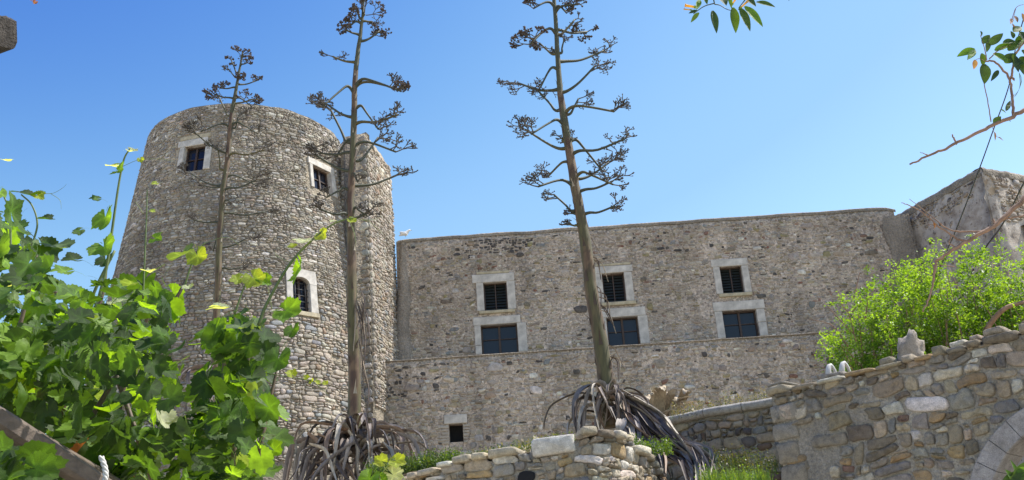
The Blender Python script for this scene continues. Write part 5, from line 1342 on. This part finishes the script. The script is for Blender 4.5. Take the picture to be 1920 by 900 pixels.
for q in ((1311, 24, 1295, 42, 9, G2), (1308, 20, 1291, 25, 7, G2), (1336, 20, 1344, 62, 13, G2), (1374, 14, 1380, 62, 17, G1), (1388, 15, 1407, 58, 15, G1), (1396, 12, 1431, 50, 18, G3), (1418, 4, 1454, 13, 14, G1), (1345, -14, 1362, 10, 20, G2), (1393, -8, 1418, 12, 18, G2), (1318, -12, 1326, 8, 10, G1), (1312, 0, 1306, 18, 9, G3), (1365, -12, 1372, 16, 8, G3), (1470, -16, 1480, 2, 7, G2)): plf(S1, q[0], q[1], q[2], q[3], 3.0, q[4] * 1.3, q[5])
flower(S1, 1308, 14, 1284, 10, 3.0, 8); flower(S1, 1385, 18, 1402, 2, 3.0, 6); flower(S1, 1370, 12, 1384, -8, 3.0, 6); flower(S1, 1298, 19, 1282, 17, 3.0, 4)
TB = empty('bare_tree', (3.6, 4.5, 0), 'thin tree at the right edge with one leafy reddish branch and one dry bare branch', 'tree')
TT = Vector((3.65, 4.5, 0))
def bark(root, px, dep, r0, r1, name='twig'):
    P = spline([at(x, y, dep) for x, y in px], 6); mb = MB()
    for i in range(1, len(P) - 1): P[i] = P[i] + Vector((rng.uniform(-1, 1), rng.uniform(-1, 1), rng.uniform(-1, 1))) * r0 * .35
    tube(mb, P, lerpl([r0, (r0 + r1) / 2, r1], len(P)), 8); mb.build(name, M['bark'], root); return P
mb = MB(); tube(mb, spline([TT, TT + Vector((.05, .03, 1.4)), TT + Vector((-.05, .0, 2.8)), TT + Vector((.1, .05, 4.2)), TT + Vector((.0, 0, 5.2))], 6), lerpl([.07, .06, .045, .03, .012], 25), 9); mb.build('trunk', M['bark'], TB)
for q_, z_ in (((1990, 180, 4.2), 3.3), ((1990, 300, 4.6), 2.9), ((1935, 60, 4.2), 3.9)):
    e_ = at(*q_); mb = MB(); tube(mb, spline([TT + Vector((0, 0, z_)), (TT + Vector((0, 0, z_))).lerp(e_, .5) + Vector((0, 0, .08)), e_], 5), lerpl([.022, .016, .0125], 11), 8); mb.build('limb', M['bark'], TB)
bark(TB, [(1990, 180), (1920, 208), (1880, 228), (1830, 250), (1780, 275), (1740, 292), (1706, 308)], 4.2, .0115, .004, 'limb')
bark(TB, [(1794, 270), (1790, 262), (1785, 252)], 4.2, .005, .003); bark(TB, [(1740, 291), (1725, 285)], 4.2, .003, .001); bark(TB, [(1900, 215), (1898, 180), (1893, 150), (1880, 130), (1862, 115), (1848, 115)], 4.2, .007, .004); bark(TB, [(1896, 145), (1900, 125), (1905, 100)], 4.2, .006, .004); bark(TB, [(1858, 228), (1853, 195), (1845, 155)], 4.2, .0028, .0022)
bark(TB, [(1860, 234), (1863, 246), (1868, 255), (1876, 259)], 4.2, .0012, .0008); bark(TB, [(1848, 115), (1836, 110), (1828, 113)], 4.2, .0018, .001); bark(TB, [(1905, 15), (1900, 35), (1898, 45)], 4.2, .0012, .0008); bark(TB, [(1850, 112), (1846, 90), (1838, 65)], 4.2, .003, .0015); bark(TB, [(1855, 110), (1875, 92), (1895, 85)], 4.2, .003, .002); bark(TB, [(1905, 100), (1920, 80), (1940, 60)], 4.2, .005, .004); bark(TB, [(1895, 45), (1905, 15), (1920, 8)], 4.2, .002, .0012)
for q in ((1828, 92, 1794, 106, 16, G3), (1828, 94, 1814, 112, 12, G3), (1842, 82, 1856, 65, 14, G1), (1855, 85, 1881, 62, 16, G2), (1840, 68, 1838, 58, 10, G2), (1865, 95, 1900, 80, 14, G3), (1840, 100, 1843, 125, 16, G1), (1845, 120, 1846, 158, 22, G2), (1862, 100, 1890, 118, 20, G3), (1884, 118, 1905, 100, 20, G1), (1872, 132, 1858, 152, 9, G2), (1890, 95, 1915, 75, 18, G1), (1895, 100, 1910, 135, 18, G2), (1905, 110, 1920, 140, 18, G2), (1880, 80, 1905, 78, 16, G1), (1900, 60, 1915, 50, 16, G1), (1905, 85, 1925, 65, 18, G3), (1853, 78, 1850, 98, 10, G2), (1900, 72, 1895, 58, 12, G2), (1886, 208, 1895, 188, 8, G2), (1886, 212, 1876, 205, 7, G3), (1863, 232, 1877, 218, 12, G2), (1890, 222, 1894, 228, 8, G2), (1910, 120, 1935, 110, 22, G1), (1912, 60, 1935, 90, 24, G2), (1915, 95, 1945, 125, 26, G2)): plf(TB, q[0], q[1], q[2], q[3], 4.2, q[4] * 1.15, q[5])
for q in ((1828, 112, 1826, 130, 12), (1864, 248, 1866, 264, 9), (1872, 258, 1882, 264, 7), (1897, 35, 1895, 45, 8), (1903, 30, 1908, 42, 9), (1898, 45, 1903, 56, 7), (1916, 25, 1920, 42, 9), (1895, 145, 1902, 152, 10)): plf(TB, *q[:4], 4.2, q[4], (.24, .14, .12))
for k in range(5): tendril(TB, [(1911, 136), (1916 - k, 150 + 3 * k), (1908 - k, 172 + 2 * k), (1893 + k, 182)], 4.2, .0008)
DB = TB
bark(DB, [(1990, 300), (1920, 372), (1880, 410), (1845, 435), (1812, 452), (1785, 470), (1755, 490)], 4.6, .013, .007, 'limb'); bark(DB, [(1812, 452), (1795, 448), (1785, 440), (1760, 425), (1730, 398), (1700, 383), (1690, 380)], 4.6, .006, .0015)
bark(DB, [(1865, 420), (1862, 410)], 4.6, .008, .005); bark(DB, [(1840, 434), (1800, 434), (1775, 428), (1740, 400), (1705, 373)], 4.6, .005, .0012); bark(DB, [(1785, 440), (1780, 455), (1790, 462)], 4.6, .004, .003); bark(DB, [(1765, 427), (1740, 420), (1755, 432)], 4.6, .002, .001); bark(DB, [(1880, 412), (1915, 405), (1935, 400)], 4.6, .004, .003); bark(DB, [(1755, 490), (1750, 525), (1742, 560), (1730, 585)], 4.7, .007, .003); bark(DB, [(1790, 500), (1745, 495)], 4.6, .003, .001)
plf(DB, 1750, 418, 1753, 428, 4.6, 8, (.3, .12, .05))
RT = empty('bare_shrub', at(1590, 680, 11.5), 'leafless pale twigs sticking up at the left edge of the green bush', 'shrub')
for q in ([(1605, 640), (1592, 590), (1578, 570), (1572, 545)], [(1600, 560), (1608, 530), (1612, 510)], [(1622, 600), (1630, 555), (1645, 540)], [(1590, 650), (1560, 610), (1515, 598)], [(1600, 625), (1575, 600), (1540, 560)], [(1598, 585), (1610, 570), (1625, 550)]):
    P = spline([at(x, y, 11.5) for x, y in q], 5); mb = MB(); tube(mb, P, lerpl([.010, .007, .003], len(P)), 5); mb.build('twig', M['bark'], RT)

# ------------------------------------------------------------------ cables
def cable(px, r, label):
    P = spline([at(x, y, Y) for x, y, Y in px], 8); mb = MB(); tube(mb, P, [r * p.y / 5 for p in P], 6)
    tag(mb.build('cable', M['cable']), label, 'cable')
cable([(2300, -700, 4.0), (1990, -150, 5.0), (1912, 60, 6), (1892, 160, 7), (1862, 245, 8.5), (1835, 320, 10), (1793, 430, 12), (1772, 478, 13), (1740, 560, 13.5), (1700, 680, 14)], .0032, 'thin black cable hanging down past the bastion corner')
cable([(2500, -500, 4.0), (2100, 20, 6), (1955, 275, 9), (1920, 342, 10), (1880, 420, 12), (1838, 480, 13), (1790, 580, 13.5), (1740, 700, 14)], .0045, 'thicker black cable slanting across the right edge')
# plant seen in the archway
PG = empty('leafy_plant', at(1910, 920, 5.2), 'dark green pointed leaves in front of the stone archway', 'plant')
for q in ((1905, 905, 1885, 880, 12, G3), (1900, 900, 1925, 865, 14, G1), (1915, 900, 1895, 862, 8, G3), (1890, 915, 1925, 885, 18, G1), (1905, 890, 1930, 876, 12, G3), (1880, 905, 1910, 882, 10, G1)): plf(PG, *q[:4], 5.2, q[4] * 1.2, q[5])
cane(PG, [(1900, 960), (1905, 910), (1912, 880)], 5.2, .005, .002)
